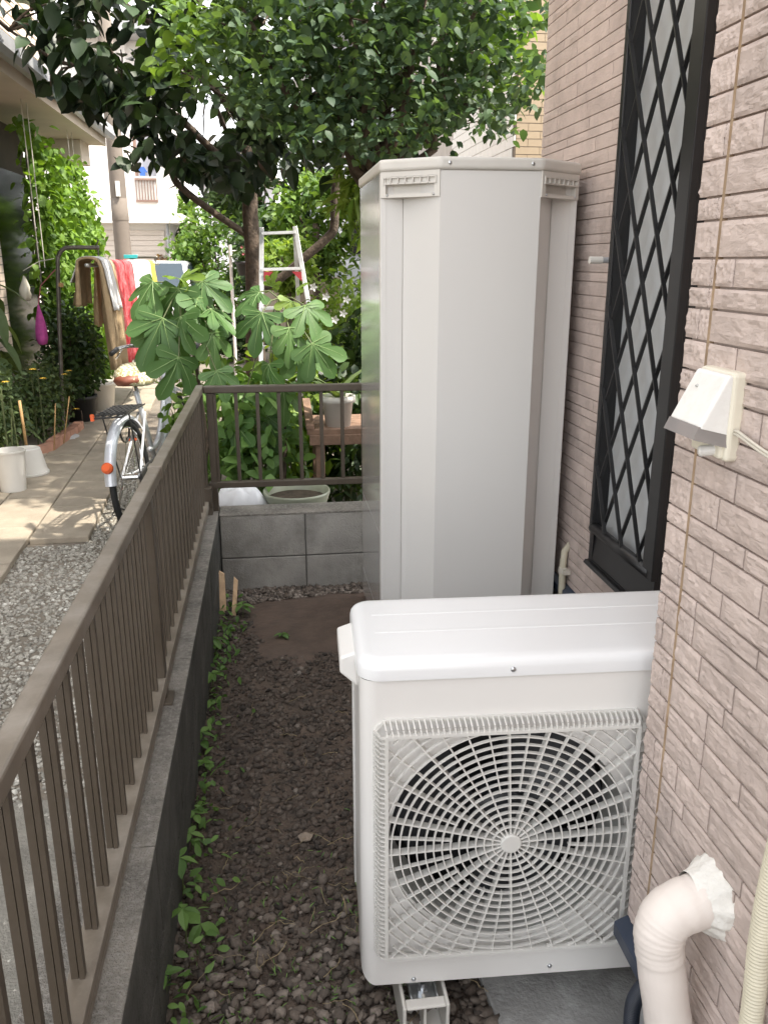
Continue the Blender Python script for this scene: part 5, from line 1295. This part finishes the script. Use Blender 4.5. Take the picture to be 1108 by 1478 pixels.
# small-leaved tree behind the tank
st_ = tag(empty('small_leaved_tree', (.66, 5.1, 0)), 'dense small-leaved tree spreading above the water tank', 'tree')
tr(st_, MB().tube([(.66, 5.1, -.05), (.66, 5.1, .8), (.64, 5.1, 1.5), (.66, 5.1, 1.95)], [.085, .07, .06, .055], 10), 'trunk')
tips = []
for tx, ty, tz in ((-.15, 4.9, 2.75), (.05, 5.3, 3.2), (.35, 4.8, 3.4), (.7, 5.2, 3.6), (.95, 4.9, 3.3), (1.25, 5.0, 2.85), (1.45, 5.2, 2.6), (.5, 5.6, 3.0), (1.1, 5.6, 3.5), (.25, 5.5, 2.5), (.85, 4.7, 2.7), (1.35, 5.4, 3.1), (.45, 4.7, 2.6)):
    q = MB(); a = (.66+random.uniform(-.03, .03), 5.1, 1.85+random.uniform(-.15, .1)); e = limb(q, a, (tx, ty, tz), .030, .009, -.06, .07); tr(st_, q, 'branch'); tips.append((a, e))
for k in range(46):
    a, e = random.choice(tips); p = Vector(a).lerp(e, random.uniform(.35, .9)); d = Vector((random.uniform(-.5, .5), random.uniform(-.4, .4), random.uniform(-.05, .45)))
    q = MB(); limb(q, p, p+d, .009, .003, 0, .08, 4, 5); tr(st_, q, 'twig')
def lower2(px): return float(np.interp(px, [285, 320, 380, 430, 480, 520, 560, 620, 660, 690, 715, 740, 765, 785], [120, 150, 190, 215, 225, 228, 214, 205, 198, 206, 205, 135, 150, 90]))
sp = []; guard = 0
while len(sp) < 1400:
    px, py = random.uniform(285, 785), random.uniform(-90, 230)
    e = lower2(px)
    if py > e: continue
    hole = math.sin(px*.05+py*.031)+math.sin(py*.075-px*.02+.7)+.8*math.sin(px*.11+1.1)*math.sin(py*.10)
    if hole > 1.0 or ((px-308)/42)**2+((py-150)/48)**2 < 1: continue
    if px > 700 and random.random() < .45: continue
    if px < 330 and random.random() < .4: continue
    sp.append(ony(px, py, random.uniform(4.35, 5.9)))
pl = []
for s_ in sp:
    d = Vector((random.uniform(-1, 1), random.uniform(-1, 1), random.uniform(-.5, .6))).normalized()
    for k in range(9): pl.append(s_+d*(k*.016)+Vector((random.gauss(0, .028), random.gauss(0, .028), random.gauss(0, .024))))
pl = np.array(pl); sh = np.clip(rng.beta(1.5, 2.6, len(pl))+.35*(pl[:, 0] < .05)*rng.uniform(0, 1, len(pl)), 0, 1)
foliage('crown', pl-np.array(st_.location), .053, 'holly', st_, tpl=LEAF_WIDE, up=.55, droop=.5, jitter=.4, shade=sh)
yl_ = []
for k in range(70):
    c_ = ony(random.choice([random.uniform(225, 330), random.uniform(225, 330), random.uniform(690, 780)]), random.uniform(-10, 120), random.uniform(4.6, 5.3))
    for j in range(6): yl_.append(c_+Vector((random.gauss(0, .05), random.gauss(0, .05), random.gauss(0, .04))))
foliage('young_shoots', np.array(yl_)-np.array(st_.location), .070, 'hedge', st_, tpl=LEAF_WIDE, up=.6, droop=.3)

# ---- garden trees and hedges farther off
def round_tree(name, loc, c, r, n, size, m, label, clump=60, tr_r=.08, tpl=LEAF, grp='trees along the lane'):
    o = tag(empty(name, loc), label, 'tree', grp)
    p = blob_points(n, c, r, .55, clump, .13); foliage('crown', p-np.array(loc), size, m, o, tpl=tpl, up=.5)
    MB().tube([(0, 0, -.05), (0, 0, (c[2]-r[2])*.6+.05), (0, 0, c[2])], [tr_r, tr_r*.8, tr_r*.5], 8).build('trunk', 'bark', o, True)
    for k in range(6): q = MB(); limb(q, (0, 0, c[2]-r[2]*.7), (random.uniform(-.6, .6)*r[0], random.uniform(-.6, .6)*r[1], c[2]-loc[2]+random.uniform(-.3, .6)*r[2]), tr_r*.45, .01); q.build('branch', 'bark', o, True)
    return o
round_tree('trimmed_tree', (-2.25, 21, 0), (-2.25, 21, 2.1), (.72, .6, 1.15), 2600, .16, 'hedge', 'tall trimmed tree beside the white balcony house')
round_tree('lower_tree', (-2.2, 19.5, 0), (-2.2, 19.5, 1.35), (.75, .5, .75), 1600, .15, 'dark_bush', 'dark round tree below the tall trimmed tree')
round_tree('round_tree', (-.95, 17, 0), (-.95, 17, 1.35), (.78, .7, .95), 3400, .12, 'hedge', 'bright green rounded tree across the garden')
round_tree('garden_tree', (-.05, 15.5, 0), (-.02, 15.5, 1.3), (.7, .6, .95), 2600, .12, 'dark_bush', 'mid green garden tree behind the ladder')
round_tree('garden_tree', (.75, 13.5, 0), (.75, 13.5, 1.95), (.75, .6, .85), 2600, .13, 'hedge', 'tall loose garden tree above the pale house')
round_tree('garden_tree', (.3, 12.2, 0), (.28, 12.2, 1.35), (.42, .4, .34), 1500, .10, 'lime', 'low clipped pine pad seen through the ladder')
round_tree('garden_tree', (-.1, 20, 0), (.0, 20, 2.9), (1.3, .8, 1.3), 2600, .2, 'dark_bush', 'tall dark tree rising behind the garden')
leafy('rusty_bush', (-2.05, 18.2, 0), (-2.05, 18.2, 1.1), (.34, .4, .42), 1100, .12, 'rust_leaf', 'reddish brown dried bush beside the garage', stems=5, bark='bark', zmin=.4)
leafy('low_hedge', (-.55, 12.5, 0), (-.5, 12.5, .4), (.55, .4, .36), 1500, .09, 'dark_bush', 'low dark hedge in front of the parked car', stems=6)
leafy('low_hedge', (.75, 10.5, 0), (.8, 10.5, .45), (.6, .5, .42), 2000, .08, 'hedge', 'green hedge in front of the pale house', stems=6)
leafy('low_hedge', (1.7, 7.2, 0), (1.7, 7.2, 1.0), (.6, .7, 1.0), 3000, .08, 'dark_bush', 'dark hedge behind the tank beside the tiled building', stems=6)

# hanging pot with red flowers, thin white posts
hpst = tag(empty('garden_post', (-.36, 9.0, 0)), 'thin white garden post carrying a hanging pot', 'post', 'white garden posts')
MB().tube([(0, 0, 0), (0, 0, 1.56)], .016, 8).tube([(0, 0, 1.5), (.22, 0, 1.5)], .008, 6).build('tube', 'plastic_white', hpst)
hp2 = tag(empty('garden_post', (-.21, 9.3, 0)), 'short white garden post near the trunk', 'post', 'white garden posts')
MB().tube([(0, 0, 0), (0, 0, 1.36)], .013, 8).build('tube', 'plastic_white', hp2)
hg = pot('hanging_pot', (-.22, 8.95, 1.26), .06, .085, .14, 'plastic_black', 'small black hanging pot with red flowers beside the trunk')
foliage('leaves', blob_points(160, (0, 0, .2), (.12, .1, .09), .2), .05, 'dark_bush', hg)
for k in range(4):
    q = MB(); p = Vector((random.uniform(-.05, .08), random.uniform(-.1, 0), random.uniform(.2, .3)))
    for j in range(5): a = j*1.257; q.add([p, p+Vector((.010*math.cos(a-.5), -.01, .010*math.sin(a-.5))), p+Vector((.016*math.cos(a), -.012, .016*math.sin(a))), p+Vector((.010*math.cos(a+.5), -.01, .010*math.sin(a+.5)))], [(0, 1, 2, 3)])
    q.build('flower', 'pinkred', hg)
for c_, l_ in (((-.22, 8.95, 1.40), (-.14, 9.0, 1.5)),): MB().tube([(0, 0, .14), (.0, .03, .235)], .003, 5).build('hook', 'steel_pole', hg)

# ================================================================== buildings and lane beyond
fh = tag(empty('balcony_house', (-3.0, 18.2, 0)), 'white two-storey house with a balcony above a beige shuttered garage', 'house')
def fhp(mb, name, m, parent=fh, **k): mb.v = [tuple(Vector(p)-Vector(fh.location)) for p in mb.v]; return mb.build(name, m, parent, **k)
fhp(MB().box((-9, 18.3, 0), (-1.90, 24, 2.12)), 'garage_wall', 'stucco')
fhp(MB().box((-9, 18.0, 2.12), (-1.62, 24, 2.30)), 'floor_band', 'stucco', bevel=.01)
fhp(MB().box((-9, 18.15, 2.30), (-1.95, 18.3, 3.0)).box((-2.62, 18.15, 3.0), (-2.5, 18.3, 5.4)).box((-9, 18.15, 3.0), (-2.62, 18.3, 5.4)).box((-2.08, 18.15, 3.0), (-1.95, 18.3, 5.4)), 'front_wall', 'stucco')
fhp(MB().box((-9, 18.3, 2.3), (-1.95, 24, 5.4)), 'upper_storey', 'stucco_beige' if False else 'stucco')
fhp(MB().box((-9.2, 17.7, 5.4), (-1.6, 24.2, 5.6)), 'roof', 'gutter')
sh_ = fhp(MB().box((-3.9, 18.27, 0), (-2.02, 18.305, 2.0)), 'garage_door', 'shutter')
for k in range(20): fhp(MB().box((-3.9, 18.255, .005+k*.1), (-2.02, 18.272, .092+k*.1)), 'shutter_slat', 'shutter', sh_)
fhp(MB().tube([(-1.95, 18.22, 0), (-1.95, 18.22, 2.12)], .03, 8), 'downpipe', 'gutter')
bal = fhp(MB().box((-2.5, 18.10, 2.52), (-2.08, 18.15, 2.56)).box((-2.5, 18.10, 2.92), (-2.08, 18.14, 2.96)), 'balcony_rail', 'railing')
for k in range(8): fhp(MB().tube([(-2.48+k*.055, 18.12, 2.54), (-2.48+k*.055, 18.12, 2.94)], .010, 5), 'railing_bar', 'railing', bal)
fhp(MB().box((-2.5, 18.28, 2.5), (-2.08, 18.297, 4.2)), 'balcony_door', 'stucco_grey')
fhp(MB().box((-2.5, 18.26, 2.5), (-2.44, 18.285, 4.2)), 'door_jamb', 'railing')
sh2 = tag(empty('hanging_shirt', (-2.36, 18.2, 3.1)), 'blue shirt drying on the balcony', 'shirt')
sh2.scale = (.6, 1, .6)
MB().prismy([(-.06, -.45), (.10, -.45), (.10, 0), (.14, -.06), (.17, -.02), (.08, .12), (-.06, .12), (-.13, -.02), (-.10, -.06), (-.06, 0)], -.02, .02).build('cloth', 'blue', sh2)

po = tag(empty('utility_pole', (-2.03, 13.0, 0)), 'thick tapered concrete utility pole beyond the laundry', 'pole')
MB().lathe([(.125, -.1), (.118, 1.2), (.104, 3.0), (.09, 7.5), (0, 7.5)], 28).build('shaft', 'concrete_pole', po, True)
MB().lathe([(.116, 0), (.117, .005), (.113, .30), (.112, .30)], 28, (0, 0, 1.95)).build('band', 'concrete_pole', po, True)
pl_ = ony(170, 272, 12.87)-Vector(po.location)
MB().box((pl_.x-.028, pl_.y-.012, pl_.z-.10), (pl_.x+.028, pl_.y+.01, pl_.z+.10)).build('number_plate', 'petal_white', po)

cr_ = tag(empty('parked_car', (-1.96, 14.2, -.06)), 'white car parked in front of the shuttered garage', 'car')
sec = [(0.0, .35, .78), (.25, .28, .82), (.75, .30, .82), (1.5, .30, .82), (3.2, .30, .82), (3.4, .38, .78)]
MB().prismx([(0, .32), (0, .72), (.12, .82), (1.0, .92), (3.3, .94), (3.45, .8), (3.45, .32)], -.72, .72).build('body', 'car_white', cr_, bevel=.06, seg=3)
MB().add([(-.68, .85, .92), (.68, .85, .92), (.68, 3.25, .94), (-.68, 3.25, .94), (-.54, 1.55, 1.46), (.54, 1.55, 1.46), (.54, 2.9, 1.48), (-.54, 2.9, 1.48)], [(0,3,2,1),(4,5,6,7),(0,1,5,4),(1,2,6,5),(2,3,7,6),(3,0,4,7)]).build('cabin', 'car_white', cr_, bevel=.05, seg=3)
MB().quad((-.60, .90, .955), (.60, .90, .955), (.49, 1.50, 1.42), (-.49, 1.50, 1.42)).build('windscreen', 'car_glass', cr_).location = (0, -.035, .01)
for s_ in (-1, 1):
    MB().quad((s_*.685, 1.05, .98), (s_*.685, 3.1, .98), (s_*.565, 2.8, 1.40), (s_*.565, 1.65, 1.40)).build('side_window', 'car_glass', cr_).location = (s_*.012, 0, .005)
    MB().box((s_*.42, -.02, .58), (s_*.66, .03, .72)).build('headlight', 'chrome', cr_, bevel=.02)
    MB().box((s_*.72, 1.02, .95), (s_*.88, 1.10, 1.06)).build('mirror', 'car_white', cr_, bevel=.02)
    for y_ in (.6, 2.8):
        w_ = MB().tube([(s_*.60, y_, .29), (s_*.735, y_, .29)], .29, 24).build('wheel', 'tyre', cr_); MB().tube([(s_*.736, y_, .29), (s_*.742, y_, .29)], .18, 20).build('rim', 'alu', w_)

# pale house beyond the garden
wh = tag(empty('pale_house', (2.2, 16, 0)), 'pale bluish house wall with dark windows beyond the garden', 'house')
def whp(mb, name, m, parent=wh, **k): mb.v = [tuple(Vector(p)-Vector(wh.location)) for p in mb.v]; return mb.build(name, m, parent, **k)
whp(MB().box((.98, 16, 0), (6, 21, 5.0)), 'wall', 'stucco_pale' if 'stucco_pale' in M else 'stucco_grey')
M['stucco_pale'] = mat('pale_blue_stucco', (.60, .62, .68), .9, .04, 2); wh.children[0].data.materials[0] = M['stucco_pale']
for x_, z_, w_, h_ in ((1.07, 1.25, .16, .62), (1.52, 1.55, .22, .70), (2.2, 2.6, .6, .9)):
    wd = whp(MB().box((x_-.02, 15.97, z_-.02), (x_+w_+.02, 16.02, z_+h_+.02)), 'window', 'black_frame'); whp(MB().box((x_, 15.96, z_), (x_+w_, 15.972, z_+h_)), 'pane', 'dark_glass', wd)
whp(MB().box((.7, 15.6, 5.0), (6.2, 21, 5.2)), 'roof', 'gutter')
gh = tag(empty('grey_house', (-.6, 30, 0)), 'grey house with a dark window strip behind the round tree', 'house')
MB().box((-1.35, 0, 0), (.95, 5, 3.9)).build('wall', 'stucco_grey', gh)
MB().add([(-1.6, -.3, 3.9), (1.2, -.3, 3.9), (1.2, 5.3, 3.9), (-1.6, 5.3, 3.9), (-.2, -.3, 5.0), (-.2, 5.3, 5.0)], [(0, 3, 2, 1), (0, 1, 4), (2, 3, 5), (1, 2, 5, 4), (3, 0, 4, 5)]).build('roof', 'stucco_beige', gh)
w2 = MB().box((.35, -.04, 1.2), (.62, .02, 3.4)).build('window', 'railing', gh); MB().box((.39, -.06, 1.3), (.58, -.035, 3.3)).build('pane', 'dark_glass', w2)
gw = tag(MB().box((-.75, 0, 0), (.7, .14, 1.15)).build('garden_wall', 'stucco_beige', bevel=.01), 'low beige garden wall behind the clipped pine', 'wall'); gw.location = (.5, 14.4, 0)
wv = tag(MB().box((-8, 0, 0), (9, .2, 1.5)).build('boundary_wall', 'foundation', bevel=.01), 'long pale boundary wall at the end of the lane', 'wall'); wv.location = (0, 36, 0)

# tiled building beside the alley, its white side and buff front
tb = tag(empty('tiled_building', (2.3, 8.1, 0)), 'tall building with white tiled side and buff brick tiled front', 'building')
TBX, TBY = 2.255, 8.0; TBO = Vector(tb.location)
def tbp(mb, name, m, **k): mb.v = [tuple(Vector(p)-TBO) for p in mb.v]; return mb.build(name, m, tb, **k)
tbp(MB().box((TBX+.006, TBY+.3, 0), (6, 15, 4.9)), 'wall', 'tile_joint_w'); tbp(MB().box((TBX+.008, TBY+.006, 0), (6, TBY+.299, 4.9)), 'front_wall', 'tile_joint')
ti = MB().box((0, 0, 0), (.222, .008, .059)).mesh('tile', 'tile_buff'); th_ = MB().box((0, 0, 0), (.109, .008, .059)).mesh('tile', 'tile_buff')
row = 0; z = 2.2
while z < 4.25:
    x = TBX+.012-(0 if row % 2 else .0); seq = ['h'] if row % 2 else []
    while x < 2.75:
        me, w_ = (th_, .113) if seq else (ti, .226); seq = []
        o = obj('tile', me, tb); o.location = Vector((x, TBY-.001+random.uniform(0, .001), z))-TBO; x += w_
    z += .0655; row += 1
tw = MB().box((0, 0, 0), (.008, .150, .092)).mesh('tile', 'tile_white')
z = 2.2; row = 0
while z < 3.4:
    y = TBY+.002-(.078 if row % 2 else 0)
    while y < 10.6:
        if y > TBY-.001: o = obj('tile', tw, tb); o.location = Vector((TBX-.001, y, z))-TBO
        y += .156
    z += .0985; row += 1
q = MB()
while z < 4.8:
    q.box((TBX-.001, TBY, z), (TBX+.007, 12, z+.09)); z += .0985
o = tbp(q, 'upper_tile_courses', 'tile_white'); o['kind'] = 'stuff'

# ================================================================== small things on the alley floor
def weed(px, py, z, n, size, label, spread=.5, h=.05):
    p = onz(px, py, z*.5); p.z = 0
    o = tag(empty('weed', tuple(p)), label, 'weed', 'weeds along the dark block wall')
    MB().tube([(0, 0, -.01), (.004, 0, h*.6), (.0, .003, h)], [.0022, .0018, .0012], 5).build('stem', 'green_stem', o)
    t_ = leaf_tpl(.5, .10, .25, 3)
    for k in range(n):
        me = bpy.data.meshes.new('leaf'); s_ = size*random.uniform(.75, 1.15); me.from_pydata([tuple(s_*c for c in v) for v in t_[0]], [], t_[1]); me.materials.append(M['weed'])
        at = me.attributes.new('shade', 'FLOAT', 'FACE'); at.data.foreach_set('value', [random.uniform(.1, 1)]*len(me.polygons))
        f = obj('leaf', me, o); f.location = (0, 0, h*(1-.5*(k >= 5)*random.random())); f.rotation_euler = (random.uniform(-.3, .3), random.uniform(-.25, .45), 2*math.pi*k/max(n, 1)*1.02+random.uniform(-.3, .3))
    return o
weed(292, 1072, .05, 6, .052, 'bright five-leaved weed standing by the dark wall', h=.06)
weed(262, 1270, .08, 4, .050, 'tall thin weed with oval leaves against the dark wall', h=.10)
weed(237, 1425, .08, 5, .044, 'small fresh weed against the dark wall nearest the mounting block', h=.07)
weed(290, 1342, .03, 3, .058, 'weed with one large pale leaf lying on brown stones', h=.03)
weed(266, 1340, .10, 4, .045, 'leggy weed leaning on the dark wall', h=.10)
weed(350, 882, .04, 6, .050, 'weed sprouting beside the split wood stakes', h=.05)
weed(408, 916, .03, 6, .036, 'flat green weed spreading on the smooth soil', h=.02)
weed(306, 985, .05, 6, .045, 'clump weed half way along the dark wall', h=.06)
weed(310, 935, .06, 7, .045, 'bushy weed at the wall below the wood stakes', h=.07)
weed(296, 1105, .03, 5, .035, 'low pale weed behind the five-leaved weed', h=.025)
weed(282, 1180, .03, 6, .035, 'low weed among dark stones by the wall', h=.03)
weed(275, 1210, .05, 6, .034, 'small-leaved weed rooted at the wall foot', h=.04)
n = 330
yv_ = rng.uniform(1.05, 3.45, n); xv_ = -.245+np.abs(rng.normal(size=n))*.045
ug = foliage('undergrowth', np.stack([xv_, yv_, rng.uniform(.004, .045, n)], 1), .026, 'weed', None, tpl=LEAF, up=.6); tag(ug, 'tiny green seedlings along the foot of the dark wall', 'undergrowth', kind='stuff')
n = 420; xg = rng.uniform(-.2, .22, n); yg = 1.35+rng.normal(size=n)*.16+.25*(rng.uniform(0, 1, n) < .3)
ug = foliage('ground_moss', np.stack([xg, yg, rng.uniform(.004, .016, n)], 1), .016, 'weed', None, tpl=LEAF_NARROW, up=.7); tag(ug, 'mossy sprigs between the brown stones', 'moss', kind='stuff')
# dry stalks and roots
q = MB()
for k in range(95):
    x_, y_ = random.uniform(-.2, .34), random.choice([random.gauss(1.5, .13), random.uniform(1.1, 2.7)]); a = random.uniform(0, 6.28); L_ = random.uniform(.03, .10); pts = []
    for i in range(6): a += random.uniform(-.5, .5); x_ += L_/6*math.cos(a); y_ += L_/6*math.sin(a); pts.append((x_, y_, .012+.008*random.random()))
    q.tube(pts, random.uniform(.0004, .0010), 4)
ds = q.build('dry_stalks', 'pale_straw' if False else 'bamboo'); M['straw'] = mat('dry_straw', (.27, .21, .12), .9, .4, 40); ds.data.materials[0] = M['straw']; tag(ds, 'thin dry stalks and roots scattered over the stones', 'stalks', kind='stuff')
# split wood
ws = tag(empty('split_wood', (-.21, 3.26, 0)), 'two pale split wood stakes leaning in the wall corner', 'wood')
for (x_, y_, dx, h_, w_) in ((-.028, .03, -.004, .155, .034), (.020, -.01, .012, .135, .018)):
    MB().add([(x_-w_/2, y_, -.01), (x_+w_/2, y_-.004, -.01), (x_+w_/2, y_+.014, -.01), (x_-w_/2, y_+.016, -.01), (x_-w_*.42+dx, y_+.09, h_), (x_+w_*.46+dx, y_+.09, h_-.018), (x_+w_*.46+dx, y_+.102, h_-.018), (x_-w_*.42+dx, y_+.104, h_)], [(0,3,2,1),(4,5,6,7),(0,1,5,4),(1,2,6,5),(2,3,7,6),(3,0,4,7)]).build('stake', 'pale_wood', ws)
# one larger pale stone and a dry leaf
ps = MB(); tv = ICO_V*rng.uniform(.8, 1.15, (12, 1)); ps.add([tuple(v*np.array([.022, .017, .012])) for v in tv], ICO_F)
o = ps.build('pale_stone', 'pale_wood'); M['pale_rock'] = mat('tan_rock', (.25, .20, .155), .9, .2, 60, bump=.4, bscale=120); o.data.materials[0] = M['pale_rock']; o.location = onz(441, 1209, .012); tag(o, 'single tan rock lying on the dark stones', 'stone')
